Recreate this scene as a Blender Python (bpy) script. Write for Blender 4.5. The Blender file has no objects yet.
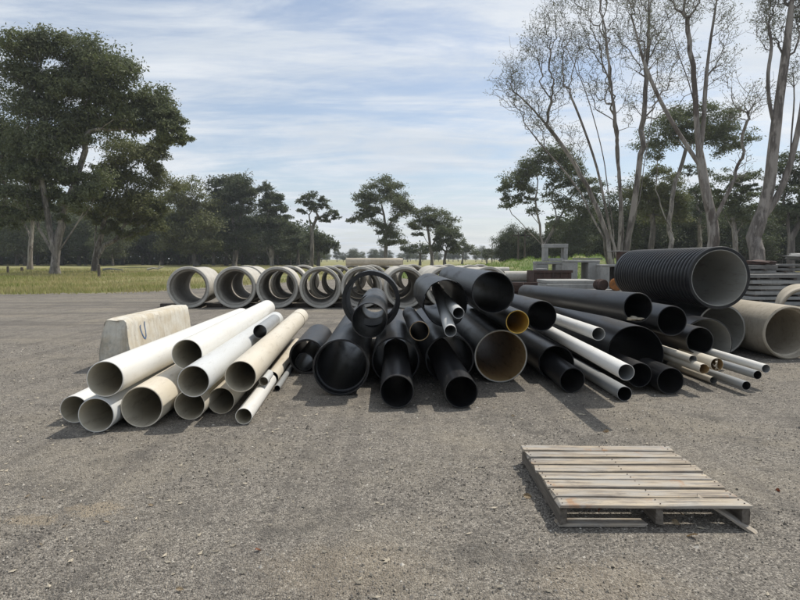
import bpy, bmesh, math, random
import numpy as np
from mathutils import Vector, Matrix, Euler
rad = math.radians
SC = bpy.context.scene
COL = SC.collection
RNG = np.random.default_rng(7)
random.seed(7)

# ------------------------------------------------------------------ camera
CAM_H, FPX, PITCH = 1.6, 600.0, math.atan(41/600)
cam_d = bpy.data.cameras.new('camera'); cam = bpy.data.objects.new('camera', cam_d); COL.objects.link(cam)
cam.location = (0, 0, CAM_H); cam.rotation_euler = (rad(90)-PITCH, 0, 0)
cam_d.sensor_width = 36; cam_d.lens = 36*FPX/800; cam_d.clip_end = 3000; cam_d.clip_start = 0.05
SC.camera = cam
SC.render.resolution_x = 1024; SC.render.resolution_y = 768

# ------------------------------------------------------------------ light
SUN = Vector((0.52, 0.37, 1.0)).normalized()
sun_d = bpy.data.lights.new('sun', 'SUN'); sun_d.energy = 3.6; sun_d.angle = rad(0.8); sun_d.color = (1, 0.945, 0.86)
sun = bpy.data.objects.new('sun', sun_d); COL.objects.link(sun)
sun.rotation_euler = SUN.to_track_quat('Z', 'Y').to_euler(); sun.location = (20, 15, 40)
SC.view_settings.view_transform = 'Standard'; SC.view_settings.look = 'None'
SC.view_settings.exposure = 0.12; SC.view_settings.gamma = 1.0

def build_world():
    w = bpy.data.worlds.new('World'); SC.world = w; w.use_nodes = True
    nt = w.node_tree; N = nt.nodes; L = nt.links; N.clear()
    out = N.new('ShaderNodeOutputWorld'); bg = N.new('ShaderNodeBackground'); bg.inputs[1].default_value = 0.12
    sky = N.new('ShaderNodeTexSky'); sky.sky_type = 'NISHITA'; sky.sun_disc = False
    sky.sun_elevation = math.asin(SUN.z); sky.sun_rotation = math.atan2(SUN.x, SUN.y)
    sky.air_density = 1.0; sky.dust_density = 1.2; sky.ozone_density = 1.5
    tc = N.new('ShaderNodeTexCoord'); sep = N.new('ShaderNodeSeparateXYZ'); L.new(tc.outputs['Generated'], sep.inputs[0])
    def m(op, a, b, clamp=False):
        n = N.new('ShaderNodeMath'); n.operation = op; n.use_clamp = clamp
        for i, x in enumerate((a, b)):
            if x is None: continue
            if hasattr(x, 'is_linked') or not isinstance(x, (int, float)): L.new(x, n.inputs[i])
            else: n.inputs[i].default_value = x
        return n.outputs[0]
    zz = m('ADD', m('MAXIMUM', sep.outputs[2], 0.0), 0.10)
    px = m('DIVIDE', sep.outputs[0], zz); py = m('DIVIDE', sep.outputs[1], zz)
    cx = N.new('ShaderNodeCombineXYZ'); L.new(m('ADD', px, m('MULTIPLY', py, 0.12)), cx.inputs[0]); L.new(m('MULTIPLY', py, 1.0), cx.inputs[1])
    def noise(scale, detail, rough, dist, sx, sy, off):
        mp = N.new('ShaderNodeMapping'); mp.inputs['Scale'].default_value = (sx, sy, 1); mp.inputs['Location'].default_value = off
        L.new(cx.outputs[0], mp.inputs[0])
        n = N.new('ShaderNodeTexNoise'); n.inputs['Scale'].default_value = scale; n.inputs['Detail'].default_value = detail
        n.inputs['Roughness'].default_value = rough; n.inputs['Distortion'].default_value = dist
        L.new(mp.outputs[0], n.inputs[0]); return n.outputs[0]
    a = noise(0.55, 9, 0.58, 0.9, 0.62, 1.0, (1.38, 4.4, 0))
    b = noise(1.7, 10, 0.66, 1.4, 0.42, 1.0, (7.1, 0.4, 0))
    f_ = noise(5.5, 8, 0.7, 0.8, 0.30, 1.0, (2.0, 5.0, 0))
    c = m('ADD', m('ADD', m('MULTIPLY', a, 0.58), m('MULTIPLY', b, 0.30)), m('MULTIPLY', f_, 0.12))
    mr = N.new('ShaderNodeMapRange'); mr.interpolation_type = 'SMOOTHSTEP'
    mr.inputs[1].default_value = 0.40; mr.inputs[2].default_value = 0.565; mr.inputs[3].default_value = 0.22; mr.inputs[4].default_value = 0.97
    L.new(c, mr.inputs[0])
    # horizon veil
    hv = N.new('ShaderNodeMapRange'); hv.inputs[1].default_value = 0.0; hv.inputs[2].default_value = 0.20
    hv.inputs[3].default_value = 0.80; hv.inputs[4].default_value = 0.0; L.new(sep.outputs[2], hv.inputs[0])
    fac = m('MAXIMUM', mr.outputs[0], hv.outputs[0])
    d = noise(1.3, 8, 0.62, 0.7, 0.45, 1.0, (1.0, 8.0, 0))
    cr = N.new('ShaderNodeMapRange'); cr.inputs[1].default_value = 0.34; cr.inputs[2].default_value = 0.64; L.new(d, cr.inputs[0])
    cc = N.new('ShaderNodeMix'); cc.data_type = 'RGBA'
    cc.inputs[6].default_value = (5.2, 5.7, 6.3, 1); cc.inputs[7].default_value = (6.8, 7.05, 7.35, 1); L.new(cr.outputs[0], cc.inputs[0])
    mx = N.new('ShaderNodeMix'); mx.data_type = 'RGBA'; L.new(fac, mx.inputs[0]); L.new(sky.outputs[0], mx.inputs[6]); L.new(cc.outputs[2], mx.inputs[7])
    L.new(mx.outputs[2], bg.inputs[0]); L.new(bg.outputs[0], out.inputs[0])
build_world()

# ------------------------------------------------------------------ helpers
cp, sp = math.cos(PITCH), math.sin(PITCH)
def W(u, v, Y):
    a = (u-400)/FPX; b = (300-v)/FPX
    t = Y/(cp+b*sp)
    return Vector((a*t, Y, CAM_H+t*(b*cp-sp)))
def ground_Y(v, z=0.0):
    b = (300-v)/FPX
    return (CAM_H-z)/(sp-b*cp)*(cp+b*sp)
def project(P):
    x, y, z = P[0], P[1], P[2]-CAM_H
    d = y*cp-z*sp; return (400+FPX*x/d, 300-FPX*(y*sp+z*cp)/d)
def tag(o, label=None, cat=None, group=None, kind=None):
    if label: o['label'] = label
    if cat: o['category'] = cat
    if group: o['group'] = group
    if kind or cat: o['kind'] = kind or 'thing'
    return o
def link(name, me, mats=None, parent=None, loc=None, rot=None):
    o = bpy.data.objects.new(name, me); COL.objects.link(o)
    if me is not None and mats is not None:
        if not isinstance(mats, (list, tuple)): mats = [mats]
        if len(me.materials) == 0:
            for m_ in mats: me.materials.append(m_)
    if parent is not None: o.parent = parent
    if loc is not None: o.location = loc
    if rot is not None: o.rotation_euler = rot
    return o
def empty(name, loc=(0, 0, 0), rot=(0, 0, 0)):
    o = bpy.data.objects.new(name, None); COL.objects.link(o); o.location = loc; o.rotation_euler = rot
    o.empty_display_size = 0.1
    return o
def np_mesh(name, V, F, smooth=False, mat_idx=None):
    V = np.asarray(V, dtype=np.float32); F = np.asarray(F, dtype=np.int32)
    me = bpy.data.meshes.new(name)
    me.vertices.add(len(V)); me.vertices.foreach_set('co', V.ravel())
    n, k = F.shape
    me.loops.add(n*k); me.loops.foreach_set('vertex_index', F.ravel())
    me.polygons.add(n); me.polygons.foreach_set('loop_start', np.arange(n, dtype=np.int32)*k)
    try: me.polygons.foreach_set('loop_total', np.full(n, k, dtype=np.int32))
    except Exception: pass
    if mat_idx is not None: me.polygons.foreach_set('material_index', np.asarray(mat_idx, dtype=np.int32))
    me.update(calc_edges=True)
    me.polygons.foreach_set('use_smooth', np.full(n, smooth, dtype=bool))
    return me

# ------------------------------------------------------------------ materials
class NB:
    def __init__(self, name):
        self.m = bpy.data.materials.new(name); self.m.use_nodes = True
        self.nt = self.m.node_tree; self.N = self.nt.nodes; self.L = self.nt.links
        self.b = self.N['Principled BSDF']; self.out = self.N['Material Output']
        self.tc = self.N.new('ShaderNodeTexCoord')
        self.b.inputs['Specular IOR Level'].default_value = 0.35
    def put(self, sock, v):
        if isinstance(v, (int, float)): sock.default_value = v
        elif isinstance(v, tuple): sock.default_value = v if len(v) == 4 else (*v, 1)
        else: self.L.new(v, sock)
    def coord(self, scale=(1, 1, 1), which='Object', off=(0, 0, 0)):
        mp = self.N.new('ShaderNodeMapping'); mp.inputs['Scale'].default_value = scale; mp.inputs['Location'].default_value = off
        if which == 'World':
            g = self.N.new('ShaderNodeNewGeometry'); self.L.new(g.outputs['Position'], mp.inputs[0])
        else: self.L.new(self.tc.outputs[which], mp.inputs[0])
        return mp.outputs[0]
    def rnd_coord(self, scale=(1, 1, 1)):   # object coordinates shifted by the object's random number
        oi = self.N.new('ShaderNodeObjectInfo'); mu = self.N.new('ShaderNodeMath'); mu.operation = 'MULTIPLY'; mu.inputs[1].default_value = 60
        self.L.new(oi.outputs['Random'], mu.inputs[0])
        cb = self.N.new('ShaderNodeCombineXYZ'); self.L.new(mu.outputs[0], cb.inputs[0]); self.L.new(mu.outputs[0], cb.inputs[2])
        va = self.N.new('ShaderNodeVectorMath'); va.operation = 'ADD'; self.L.new(self.tc.outputs['Object'], va.inputs[0]); self.L.new(cb.outputs[0], va.inputs[1])
        mp = self.N.new('ShaderNodeMapping'); mp.inputs['Scale'].default_value = scale; self.L.new(va.outputs[0], mp.inputs[0])
        return mp.outputs[0]
    def noise(self, co, scale, detail=4, rough=0.5, dist=0.0):
        n = self.N.new('ShaderNodeTexNoise'); self.L.new(co, n.inputs['Vector'])
        n.inputs['Scale'].default_value = scale; n.inputs['Detail'].default_value = detail
        n.inputs['Roughness'].default_value = rough; n.inputs['Distortion'].default_value = dist
        return n.outputs[0]
    def voro(self, co, scale, feature='F1', out='Distance'):
        n = self.N.new('ShaderNodeTexVoronoi'); n.feature = feature; self.L.new(co, n.inputs['Vector']); n.inputs['Scale'].default_value = scale
        return n.outputs[out]
    def ramp(self, fac, a, b, lo=0.0, hi=1.0, smooth=True):
        n = self.N.new('ShaderNodeMapRange'); n.interpolation_type = 'SMOOTHSTEP' if smooth else 'LINEAR'
        self.L.new(fac, n.inputs[0]); n.inputs[1].default_value = a; n.inputs[2].default_value = b
        n.inputs[3].default_value = lo; n.inputs[4].default_value = hi
        return n.outputs[0]
    def mix(self, fac, a, b, blend='MIX'):
        n = self.N.new('ShaderNodeMix'); n.data_type = 'RGBA'; n.blend_type = blend
        self.put(n.inputs[0], fac); self.put(n.inputs[6], a); self.put(n.inputs[7], b)
        return n.outputs[2]
    def math(self, op, a, b=0.0, clamp=False):
        n = self.N.new('ShaderNodeMath'); n.operation = op; n.use_clamp = clamp
        self.put(n.inputs[0], a); self.put(n.inputs[1], b); return n.outputs[0]
    def sepz(self, co, i=2):
        n = self.N.new('ShaderNodeSeparateXYZ'); self.L.new(co, n.inputs[0]); return n.outputs[i]
    def bump(self, h, strength=0.3, dist=0.01, prev=None):
        n = self.N.new('ShaderNodeBump'); n.inputs['Strength'].default_value = strength; n.inputs['Distance'].default_value = dist
        self.L.new(h, n.inputs['Height'])
        if prev is not None: self.L.new(prev, n.inputs['Normal'])
        self.L.new(n.outputs[0], self.b.inputs['Normal']); return n.outputs[0]
    def color(self, c): self.put(self.b.inputs['Base Color'], c)
    def rough(self, r): self.put(self.b.inputs['Roughness'], r)
    def island(self):
        g = self.N.new('ShaderNodeNewGeometry'); return g.outputs['Random Per Island']

def mat_pvc(name, base, stain, dirt, amount=0.5, rough=0.42):
    B = NB(name)
    co = B.rnd_coord((1, 0.25, 1)); co2 = B.rnd_coord((3, 0.5, 3)); co3 = B.rnd_coord((1, 1, 1))
    n1 = B.ramp(B.noise(co, 2.2, 6, 0.6), 0.38, 0.72)
    n2 = B.ramp(B.noise(co2, 5, 8, 0.7), 0.5, 0.78)
    n3 = B.ramp(B.noise(co3, 26, 5, 0.7), 0.62, 0.75)
    c = B.mix(B.math('MULTIPLY', n1, amount), base, stain)
    c = B.mix(B.math('MULTIPLY', n2, amount), c, dirt)
    c = B.mix(B.math('MULTIPLY', n3, 0.35), c, dirt)
    sc = B.ramp(B.noise(B.rnd_coord((40, 1.2, 40)), 2.5, 4, 0.6), 0.66, 0.70)
    c = B.mix(B.math('MULTIPLY', sc, 0.45), c, dirt)
    B.color(c); B.rough(B.ramp(n2, 0, 1, rough, rough+0.3)); B.bump(B.noise(co3, 60, 4), 0.06, 0.004)
    return B.m
def mat_black(name, base=(0.008, 0.0085, 0.010), dust=(0.12, 0.11, 0.095), amount=0.30, rough=0.38):
    B = NB(name)
    co = B.rnd_coord((1, 0.2, 1)); co3 = B.rnd_coord((1, 1, 1)); cs = B.rnd_coord((14, 0.35, 14))
    n1 = B.ramp(B.noise(co, 3, 7, 0.65), 0.42, 0.8)
    n2 = B.ramp(B.noise(cs, 3, 5, 0.7), 0.55, 0.75)
    c = B.mix(B.math('MULTIPLY', n1, amount), base, dust)
    c = B.mix(B.math('MULTIPLY', n2, amount*0.5), c, dust)
    sc = B.ramp(B.noise(B.rnd_coord((30, 1.0, 30)), 2.2, 4, 0.6), 0.64, 0.70)
    c = B.mix(B.math('MULTIPLY', sc, amount), c, dust)
    sp_ = B.ramp(B.noise(co3, 9, 7, 0.75), 0.60, 0.72); c = B.mix(B.math('MULTIPLY', sp_, amount*0.8), c, dust)
    B.color(c); B.rough(B.ramp(n1, 0, 1, rough, rough+0.28)); B.bump(B.noise(co3, 40, 5), 0.08, 0.004)
    return B.m
def mat_concrete(name, base, dark, light, scale=1.0, bumps=0.35):
    B = NB(name)
    co = B.rnd_coord()
    n1 = B.ramp(B.noise(co, 1.6*scale, 7, 0.62), 0.35, 0.7)
    n2 = B.ramp(B.noise(co, 9*scale, 6, 0.7), 0.45, 0.75)
    n3 = B.ramp(B.noise(B.rnd_coord((6, 6, 0.7)), 2.0*scale, 6, 0.7), 0.52, 0.75)
    c = B.mix(n1, base, light); c = B.mix(B.math('MULTIPLY', n2, 0.45), c, dark); c = B.mix(B.math('MULTIPLY', n3, 0.5), c, dark)
    B.color(c); B.rough(0.88)
    h = B.math('ADD', B.noise(co, 50*scale, 6, 0.7), B.math('MULTIPLY', n2, -0.5)); B.bump(h, bumps, 0.01)
    return B.m
M = {}
M['pvc_white'] = mat_pvc('pvc_white', (0.72, 0.71, 0.67), (0.66, 0.61, 0.50), (0.36, 0.31, 0.24), 0.40)
M['pvc_cream'] = mat_pvc('pvc_cream', (0.64, 0.59, 0.49), (0.55, 0.47, 0.34), (0.27, 0.22, 0.16), 0.55, 0.5)
M['pvc_pale'] = mat_pvc('pvc_pale_grey', (0.58, 0.59, 0.58), (0.48, 0.47, 0.42), (0.28, 0.25, 0.2), 0.35)
M['pvc_grey'] = mat_pvc('pvc_grey', (0.30, 0.31, 0.31), (0.26, 0.25, 0.22), (0.18, 0.16, 0.13), 0.4)
M['black'] = mat_black('black_polyethylene')
M['black_dusty'] = mat_black('black_polyethylene_dusty', (0.013, 0.0135, 0.015), (0.15, 0.135, 0.115), 0.40, 0.42)
M['bore_dusty'] = mat_pvc('dusty_bore', (0.58, 0.54, 0.44), (0.44, 0.37, 0.25), (0.22, 0.175, 0.12), 0.6, 0.7)
M['bore_yellow'] = mat_pvc('yellow_bore', (0.62, 0.40, 0.08), (0.48, 0.30, 0.07), (0.2, 0.13, 0.05), 0.35)
M['bore_tan'] = mat_pvc('tan_bore', (0.44, 0.31, 0.155), (0.32, 0.19, 0.075), (0.10, 0.065, 0.035), 0.7, 0.55)
M['rim_grey'] = mat_pvc('pale_rim', (0.42, 0.41, 0.37), (0.33, 0.30, 0.24), (0.16, 0.13, 0.1), 0.4, 0.5)
M['bore_grey'] = mat_pvc('grey_liner', (0.37, 0.365, 0.335), (0.29, 0.27, 0.225), (0.15, 0.13, 0.1), 0.6, 0.6)
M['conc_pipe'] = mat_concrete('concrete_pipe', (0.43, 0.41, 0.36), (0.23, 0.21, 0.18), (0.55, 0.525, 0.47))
M['conc_bore_shade'] = mat_concrete('concrete_bore_shade', (0.27, 0.25, 0.215), (0.13, 0.115, 0.095), (0.34, 0.32, 0.28))  # pipe concrete darkened for the inside: the bore's shade is put into the colour
M['conc_tan'] = mat_concrete('concrete_tan', (0.37, 0.325, 0.25), (0.20, 0.17, 0.125), (0.46, 0.41, 0.33))
M['conc_grey'] = mat_concrete('concrete_grey', (0.27, 0.27, 0.255), (0.15, 0.145, 0.13), (0.36, 0.355, 0.335))
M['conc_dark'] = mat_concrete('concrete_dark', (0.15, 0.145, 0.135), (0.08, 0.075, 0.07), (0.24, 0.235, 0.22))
def mat_simple(name, c, rough=0.8, vary=0.35, scale=6, c2=None, metallic=0.0):
    B = NB(name); co = B.rnd_coord(); n = B.noise(co, scale, 6, 0.65)
    d = c2 or tuple(x*(1-vary) for x in c)
    B.color(B.mix(B.ramp(n, 0.35, 0.7), c, d)); B.rough(rough); B.b.inputs['Metallic'].default_value = metallic
    B.bump(n, 0.2, 0.01); return B.m
M['rust'] = mat_simple('rusty_steel', (0.085, 0.05, 0.04), 0.85, 0.5, 5, (0.045, 0.034, 0.03))
M['rust_orange'] = mat_simple('orange_rust', (0.33, 0.13, 0.035), 0.85, 0.5, 8, (0.12, 0.06, 0.03))
M['mud'] = mat_simple('pale_dried_mud', (0.42, 0.37, 0.28), 0.95, 0.4, 20)
M['timber_pole'] = mat_simple('grey_pole_timber', (0.12, 0.10, 0.085), 0.9, 0.4, 8)
M['deadwood'] = mat_simple('bleached_wood', (0.52, 0.49, 0.43), 0.85, 0.4, 8)
M['paint_blue'] = mat_simple('faded_blue_spray_paint', (0.10, 0.19, 0.36), 0.8, 0.3, 30)
M['leaf_brown'] = mat_simple('dry_leaf_brown', (0.36, 0.16, 0.09), 0.8, 0.4, 60)
M['leaf_tan'] = mat_simple('dry_leaf_tan', (0.50, 0.40, 0.27), 0.8, 0.4, 60)

def mat_barrier():
    B = NB('barrier_concrete'); co = B.coord()
    base = B.mix(B.ramp(B.noise(co, 2.5, 7, 0.65), 0.35, 0.65), (0.64, 0.615, 0.54), (0.54, 0.475, 0.36))
    st = B.ramp(B.noise(B.coord((9, 9, 0.6)), 1.2, 6, 0.7), 0.45, 0.7)
    c = B.mix(B.math('MULTIPLY', st, 0.5), base, (0.33, 0.26, 0.18))
    sp_ = B.ramp(B.noise(co, 14, 6, 0.75), 0.58, 0.70)
    c = B.mix(B.math('MULTIPLY', sp_, 0.55), c, (0.12, 0.11, 0.09))
    # darker mottled grey towards the near end
    y = B.sepz(co, 1)
    e = B.math('MULTIPLY', B.ramp(B.math('ADD', y, B.math('MULTIPLY', B.noise(co, 7, 5, 0.7), 0.16)), 0.03, 0.12, 1, 0), 0.9)
    g = B.mix(B.ramp(B.noise(co, 10, 5, 0.7), 0.42, 0.6), (0.13, 0.13, 0.12), (0.24, 0.235, 0.21))
    c = B.mix(e, c, g)
    B.color(c); B.rough(0.92); B.bump(B.noise(co, 26, 8, 0.75), 0.5, 0.010); return B.m
M['barrier'] = mat_barrier()

def mat_wood():
    B = NB('pallet_wood'); co = B.rnd_coord((1, 16, 16)); co2 = B.rnd_coord((1.0, 3, 3))
    g = B.noise(co, 2.2, 8, 0.7, 0.4)
    oi = B.N.new('ShaderNodeObjectInfo')
    tone = B.mix(B.ramp(oi.outputs['Random'], 0, 1, 0, 1, False), (0.55, 0.47, 0.345), (0.36, 0.30, 0.225))
    c = B.mix(B.ramp(g, 0.40, 0.60), tone, (0.20, 0.17, 0.14))
    gr = B.ramp(B.noise(co2, 2.5, 6, 0.65), 0.42, 0.66)
    c = B.mix(B.math('MULTIPLY', gr, 0.75), c, (0.36, 0.345, 0.315))
    st = B.ramp(B.noise(B.rnd_coord((2.2, 7, 7)), 2.0, 7, 0.75), 0.54, 0.68)
    c = B.mix(B.math('MULTIPLY', st, 0.6), c, (0.13, 0.115, 0.10))
    rs = B.ramp(B.noise(B.rnd_coord((1.5, 1, 1)), 3.5, 4, 0.6), 0.60, 0.72)
    c = B.mix(B.math('MULTIPLY', rs, 0.6), c, (0.34, 0.17, 0.07))
    c = B.mix(B.ramp(B.noise(B.rnd_coord((0.8, 30, 30)), 3.0, 6, 0.7, 0.6), 0.60, 0.66, 0, 0.75), c, (0.07, 0.055, 0.045))
    B.color(c); B.rough(0.85); B.bump(g, 0.6, 0.008); return B.m
M['wood'] = mat_wood()
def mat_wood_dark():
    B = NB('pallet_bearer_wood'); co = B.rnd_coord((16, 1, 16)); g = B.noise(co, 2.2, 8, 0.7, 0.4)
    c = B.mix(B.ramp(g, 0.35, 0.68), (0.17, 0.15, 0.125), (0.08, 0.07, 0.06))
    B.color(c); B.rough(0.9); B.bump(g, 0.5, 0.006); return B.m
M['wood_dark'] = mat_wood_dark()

def mat_bark(name, a, b, c3):
    B = NB(name); co = B.coord((1, 1, 0.16), 'World')
    n = B.noise(co, 4.5, 8, 0.72, 0.5); n2 = B.noise(B.coord((1, 1, 0.35), 'World'), 1.1, 5, 0.65)
    c = B.mix(B.ramp(n, 0.42, 0.58), a, b); c = B.mix(B.ramp(n2, 0.5, 0.58), c, c3)
    B.color(c); B.rough(0.85); B.bump(n, 1.0, 0.09); return B.m
M['bark_pale'] = mat_bark('pale_gum_bark', (0.34, 0.315, 0.28), (0.19, 0.165, 0.145), (0.12, 0.10, 0.085))
M['bark_grey'] = mat_bark('grey_brown_bark', (0.24, 0.215, 0.19), (0.12, 0.105, 0.092), (0.33, 0.30, 0.265))
M['bark_dark'] = mat_bark('dark_bark', (0.13, 0.115, 0.10), (0.08, 0.07, 0.06), (0.2, 0.18, 0.155))

def mat_leaf(name, a, b, c3, transl=0.25):
    B = NB(name); r = B.island()
    n = B.noise(B.coord((1, 1, 1), 'World'), 0.35, 3, 0.5)
    c = B.mix(B.ramp(r, 0, 1, 0, 1, False), a, b)
    c = B.mix(B.ramp(n, 0.42, 0.66, 0, 0.7), c, c3)
    B.color(c); B.rough(0.6); B.b.inputs['Specular IOR Level'].default_value = 0.25
    tr = B.N.new('ShaderNodeBsdfTranslucent'); B.put(tr.inputs[0], B.mix(0.5, c, (0.09, 0.13, 0.03)))
    ms = B.N.new('ShaderNodeMixShader'); ms.inputs[0].default_value = transl
    B.L.new(B.b.outputs[0], ms.inputs[1]); B.L.new(tr.outputs[0], ms.inputs[2]); B.L.new(ms.outputs[0], B.out.inputs[0])
    return B.m
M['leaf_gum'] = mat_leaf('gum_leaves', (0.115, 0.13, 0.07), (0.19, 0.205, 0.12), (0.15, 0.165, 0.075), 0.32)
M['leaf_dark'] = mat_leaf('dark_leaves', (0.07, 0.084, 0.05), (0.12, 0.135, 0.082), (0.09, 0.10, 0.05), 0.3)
M['leaf_olive'] = mat_leaf('olive_leaves', (0.14, 0.145, 0.07), (0.21, 0.21, 0.11), (0.15, 0.165, 0.065), 0.32)
M['leaf_dry'] = mat_leaf('dry_greyish_leaves', (0.20, 0.20, 0.15), (0.28, 0.265, 0.21), (0.17, 0.185, 0.12), 0.35)

def mat_grass(name='grass_blades'):
    B = NB(name); r = B.island(); co = B.coord((1, 1, 0), 'World')
    n = B.noise(co, 0.16, 4, 0.6)
    c = B.mix(B.ramp(r, 0, 1, 0, 1, False), (0.18, 0.22, 0.055), (0.31, 0.32, 0.11))
    c = B.mix(B.ramp(n, 0.38, 0.58, 0, 0.9), c, (0.42, 0.36, 0.18))
    B.color(c); B.rough(0.75)
    tr = B.N.new('ShaderNodeBsdfTranslucent'); B.put(tr.inputs[0], c); ms = B.N.new('ShaderNodeMixShader'); ms.inputs[0].default_value = 0.35
    B.L.new(B.b.outputs[0], ms.inputs[1]); B.L.new(tr.outputs[0], ms.inputs[2]); B.L.new(ms.outputs[0], B.out.inputs[0])
    return B.m
M['grass'] = mat_grass()
def mat_mound_grass():
    B = NB('lush_grass_blades'); r = B.island(); co = B.coord((1, 1, 0), 'World')
    c = B.mix(B.ramp(r, 0, 1, 0, 1, False), (0.15, 0.23, 0.05), (0.24, 0.32, 0.09))
    c = B.mix(B.ramp(B.noise(co, 0.3, 4, 0.6), 0.5, 0.7, 0, 0.6), c, (0.26, 0.26, 0.11))
    B.color(c); B.rough(0.75)
    tr = B.N.new('ShaderNodeBsdfTranslucent'); B.put(tr.inputs[0], c); ms = B.N.new('ShaderNodeMixShader'); ms.inputs[0].default_value = 0.35
    B.L.new(B.b.outputs[0], ms.inputs[1]); B.L.new(tr.outputs[0], ms.inputs[2]); B.L.new(ms.outputs[0], B.out.inputs[0])
    return B.m
M['grass_lush'] = mat_mound_grass()

def grass_edge(x):     # distance at which the gravel yard gives way to grass
    return 29.5 + 0.10*(x+16) + (max(0, x+13)*1.9 if x > -13 else 0)
def mat_ground():
    B = NB('gravel_and_grass'); P = B.coord((1, 1, 1), 'World')
    x = B.sepz(P, 0); y = B.sepz(P, 1)
    edge = B.math('ADD', B.math('ADD', 29.5, B.math('MULTIPLY', B.math('ADD', x, 16), 0.10)), B.math('MULTIPLY', B.math('MAXIMUM', B.math('ADD', x, 13), 0.0), 1.9))
    edge = B.math('MINIMUM', edge, 72.0)
    wob = B.math('MULTIPLY', B.math('SUBTRACT', B.noise(P, 0.35, 6, 0.65), 0.5), 6.0)
    gm = B.ramp(B.math('SUBTRACT', B.math('ADD', y, wob), edge), -1.0, 1.2)
    # gravel
    fine = B.voro(P, 95, out='Color'); fsep = B.N.new('ShaderNodeSeparateColor'); B.L.new(fine, fsep.inputs[0])
    c = B.mix(B.ramp(fsep.outputs[0], 0.0, 1.0, 0, 1, False), (0.088, 0.079, 0.068), (0.375, 0.34, 0.288))
    chips = B.ramp(fsep.outputs[1], 0.90, 0.96); c = B.mix(B.math('MULTIPLY', chips, 0.8), c, (0.52, 0.48, 0.41))
    c = B.mix(B.ramp(B.noise(P, 30, 6, 0.75), 0.4, 0.7, 0.0, 0.55), c, (0.165, 0.15, 0.132))
    patch = B.ramp(B.noise(P, 0.55, 7, 0.65), 0.44, 0.66)
    c = B.mix(B.math('MULTIPLY', patch, 0.42), c, (0.32, 0.28, 0.215))
    patch2 = B.ramp(B.noise(B.coord((1, 1, 1), 'World', (5, 9, 0)), 1.7, 6, 0.7), 0.50, 0.68)
    c = B.mix(B.math('MULTIPLY', patch2, 0.6), c, (0.105, 0.097, 0.086))
    mid = B.noise(B.coord((1, 1, 1), 'World', (1, 4, 0)), 7.5, 7, 0.75)
    c = B.mix(B.ramp(mid, 0.52, 0.66, 0, 0.5), c, (0.085, 0.078, 0.068)); c = B.mix(B.ramp(mid, 0.36, 0.46, 0.4, 0), c, (0.33, 0.295, 0.24))
    wv = B.N.new('ShaderNodeTexNoise'); B.L.new(B.coord((2.6, 0.10, 1), 'World', (0.3, 0, 0)), wv.inputs['Vector']); wv.inputs['Scale'].default_value = 1.2; wv.inputs['Detail'].default_value = 3
    c = B.mix(B.ramp(wv.outputs[0], 0.54, 0.64, 0, 0.28), c, (0.11, 0.10, 0.09))
    trk = B.ramp(B.noise(B.coord((0.08, 1, 1), 'World', (0, 3, 0)), 0.9, 6, 0.65), 0.46, 0.62)
    tf = B.ramp(y, 9, 16)
    c = B.mix(B.math('MULTIPLY', B.math('MULTIPLY', trk, tf), 0.65), c, (0.125, 0.115, 0.103))
    ln = B.ramp(B.noise(B.coord((0.05, 1, 1), 'World', (2, 1, 0)), 3.0, 5, 0.7), 0.53, 0.66)
    c = B.mix(B.math('MULTIPLY', B.math('MULTIPLY', ln, tf), 0.5), c, (0.27, 0.235, 0.19))
    for (sx, sy, rr) in ((-1.95, 3.75, 0.24), (-2.25, 3.6, 0.18), (1.0, 2.9, 0.5), (-0.3, 3.0, 0.6)):     # sandy washed spots
        dx = B.math('SUBTRACT', x, sx); dy = B.math('MULTIPLY', B.math('SUBTRACT', y, sy), 1.6)
        dd = B.math('SQRT', B.math('ADD', B.math('MULTIPLY', dx, dx), B.math('MULTIPLY', dy, dy)))
        dd = B.math('ADD', dd, B.math('MULTIPLY', B.math('SUBTRACT', B.noise(P, 6, 8, 0.8), 0.5), 0.9))
        c = B.mix(B.ramp(dd, rr*0.4, rr, 0.5 if sx < -1 else 0.25, 0), c, (0.34, 0.275, 0.19))
    # grass soil
    gn = B.noise(P, 0.25, 6, 0.65); gg = B.mix(B.ramp(gn, 0.38, 0.62), (0.17, 0.19, 0.06), (0.34, 0.29, 0.15))
    gg = B.mix(B.ramp(B.noise(P, 5, 5, 0.7), 0.4, 0.7, 0, 0.5), gg, (0.12, 0.125, 0.05))
    B.color(B.mix(gm, c, gg)); B.rough(0.93); B.b.inputs['Specular IOR Level'].default_value = 0.2
    h = B.math('ADD', B.math('MULTIPLY', B.voro(P, 95), -1.0), B.math('MULTIPLY', B.noise(P, 18, 6, 0.7), 1.4))
    b1 = B.bump(h, 0.9, 0.015)
    B.bump(B.noise(P, 2.2, 4, 0.6), 0.35, 0.05, b1)
    return B.m
M['ground'] = mat_ground()
def mat_stone():
    B = NB('gravel_stone'); r = B.island()
    c = B.mix(B.ramp(r, 0, 1, 0, 1, False), (0.07, 0.063, 0.054), (0.36, 0.325, 0.275))
    c = B.mix(B.ramp(r, 0.90, 0.95, 0, 0.9), c, (0.56, 0.52, 0.45)); B.color(c); B.rough(0.9); return B.m
M['stone'] = mat_stone()

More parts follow.
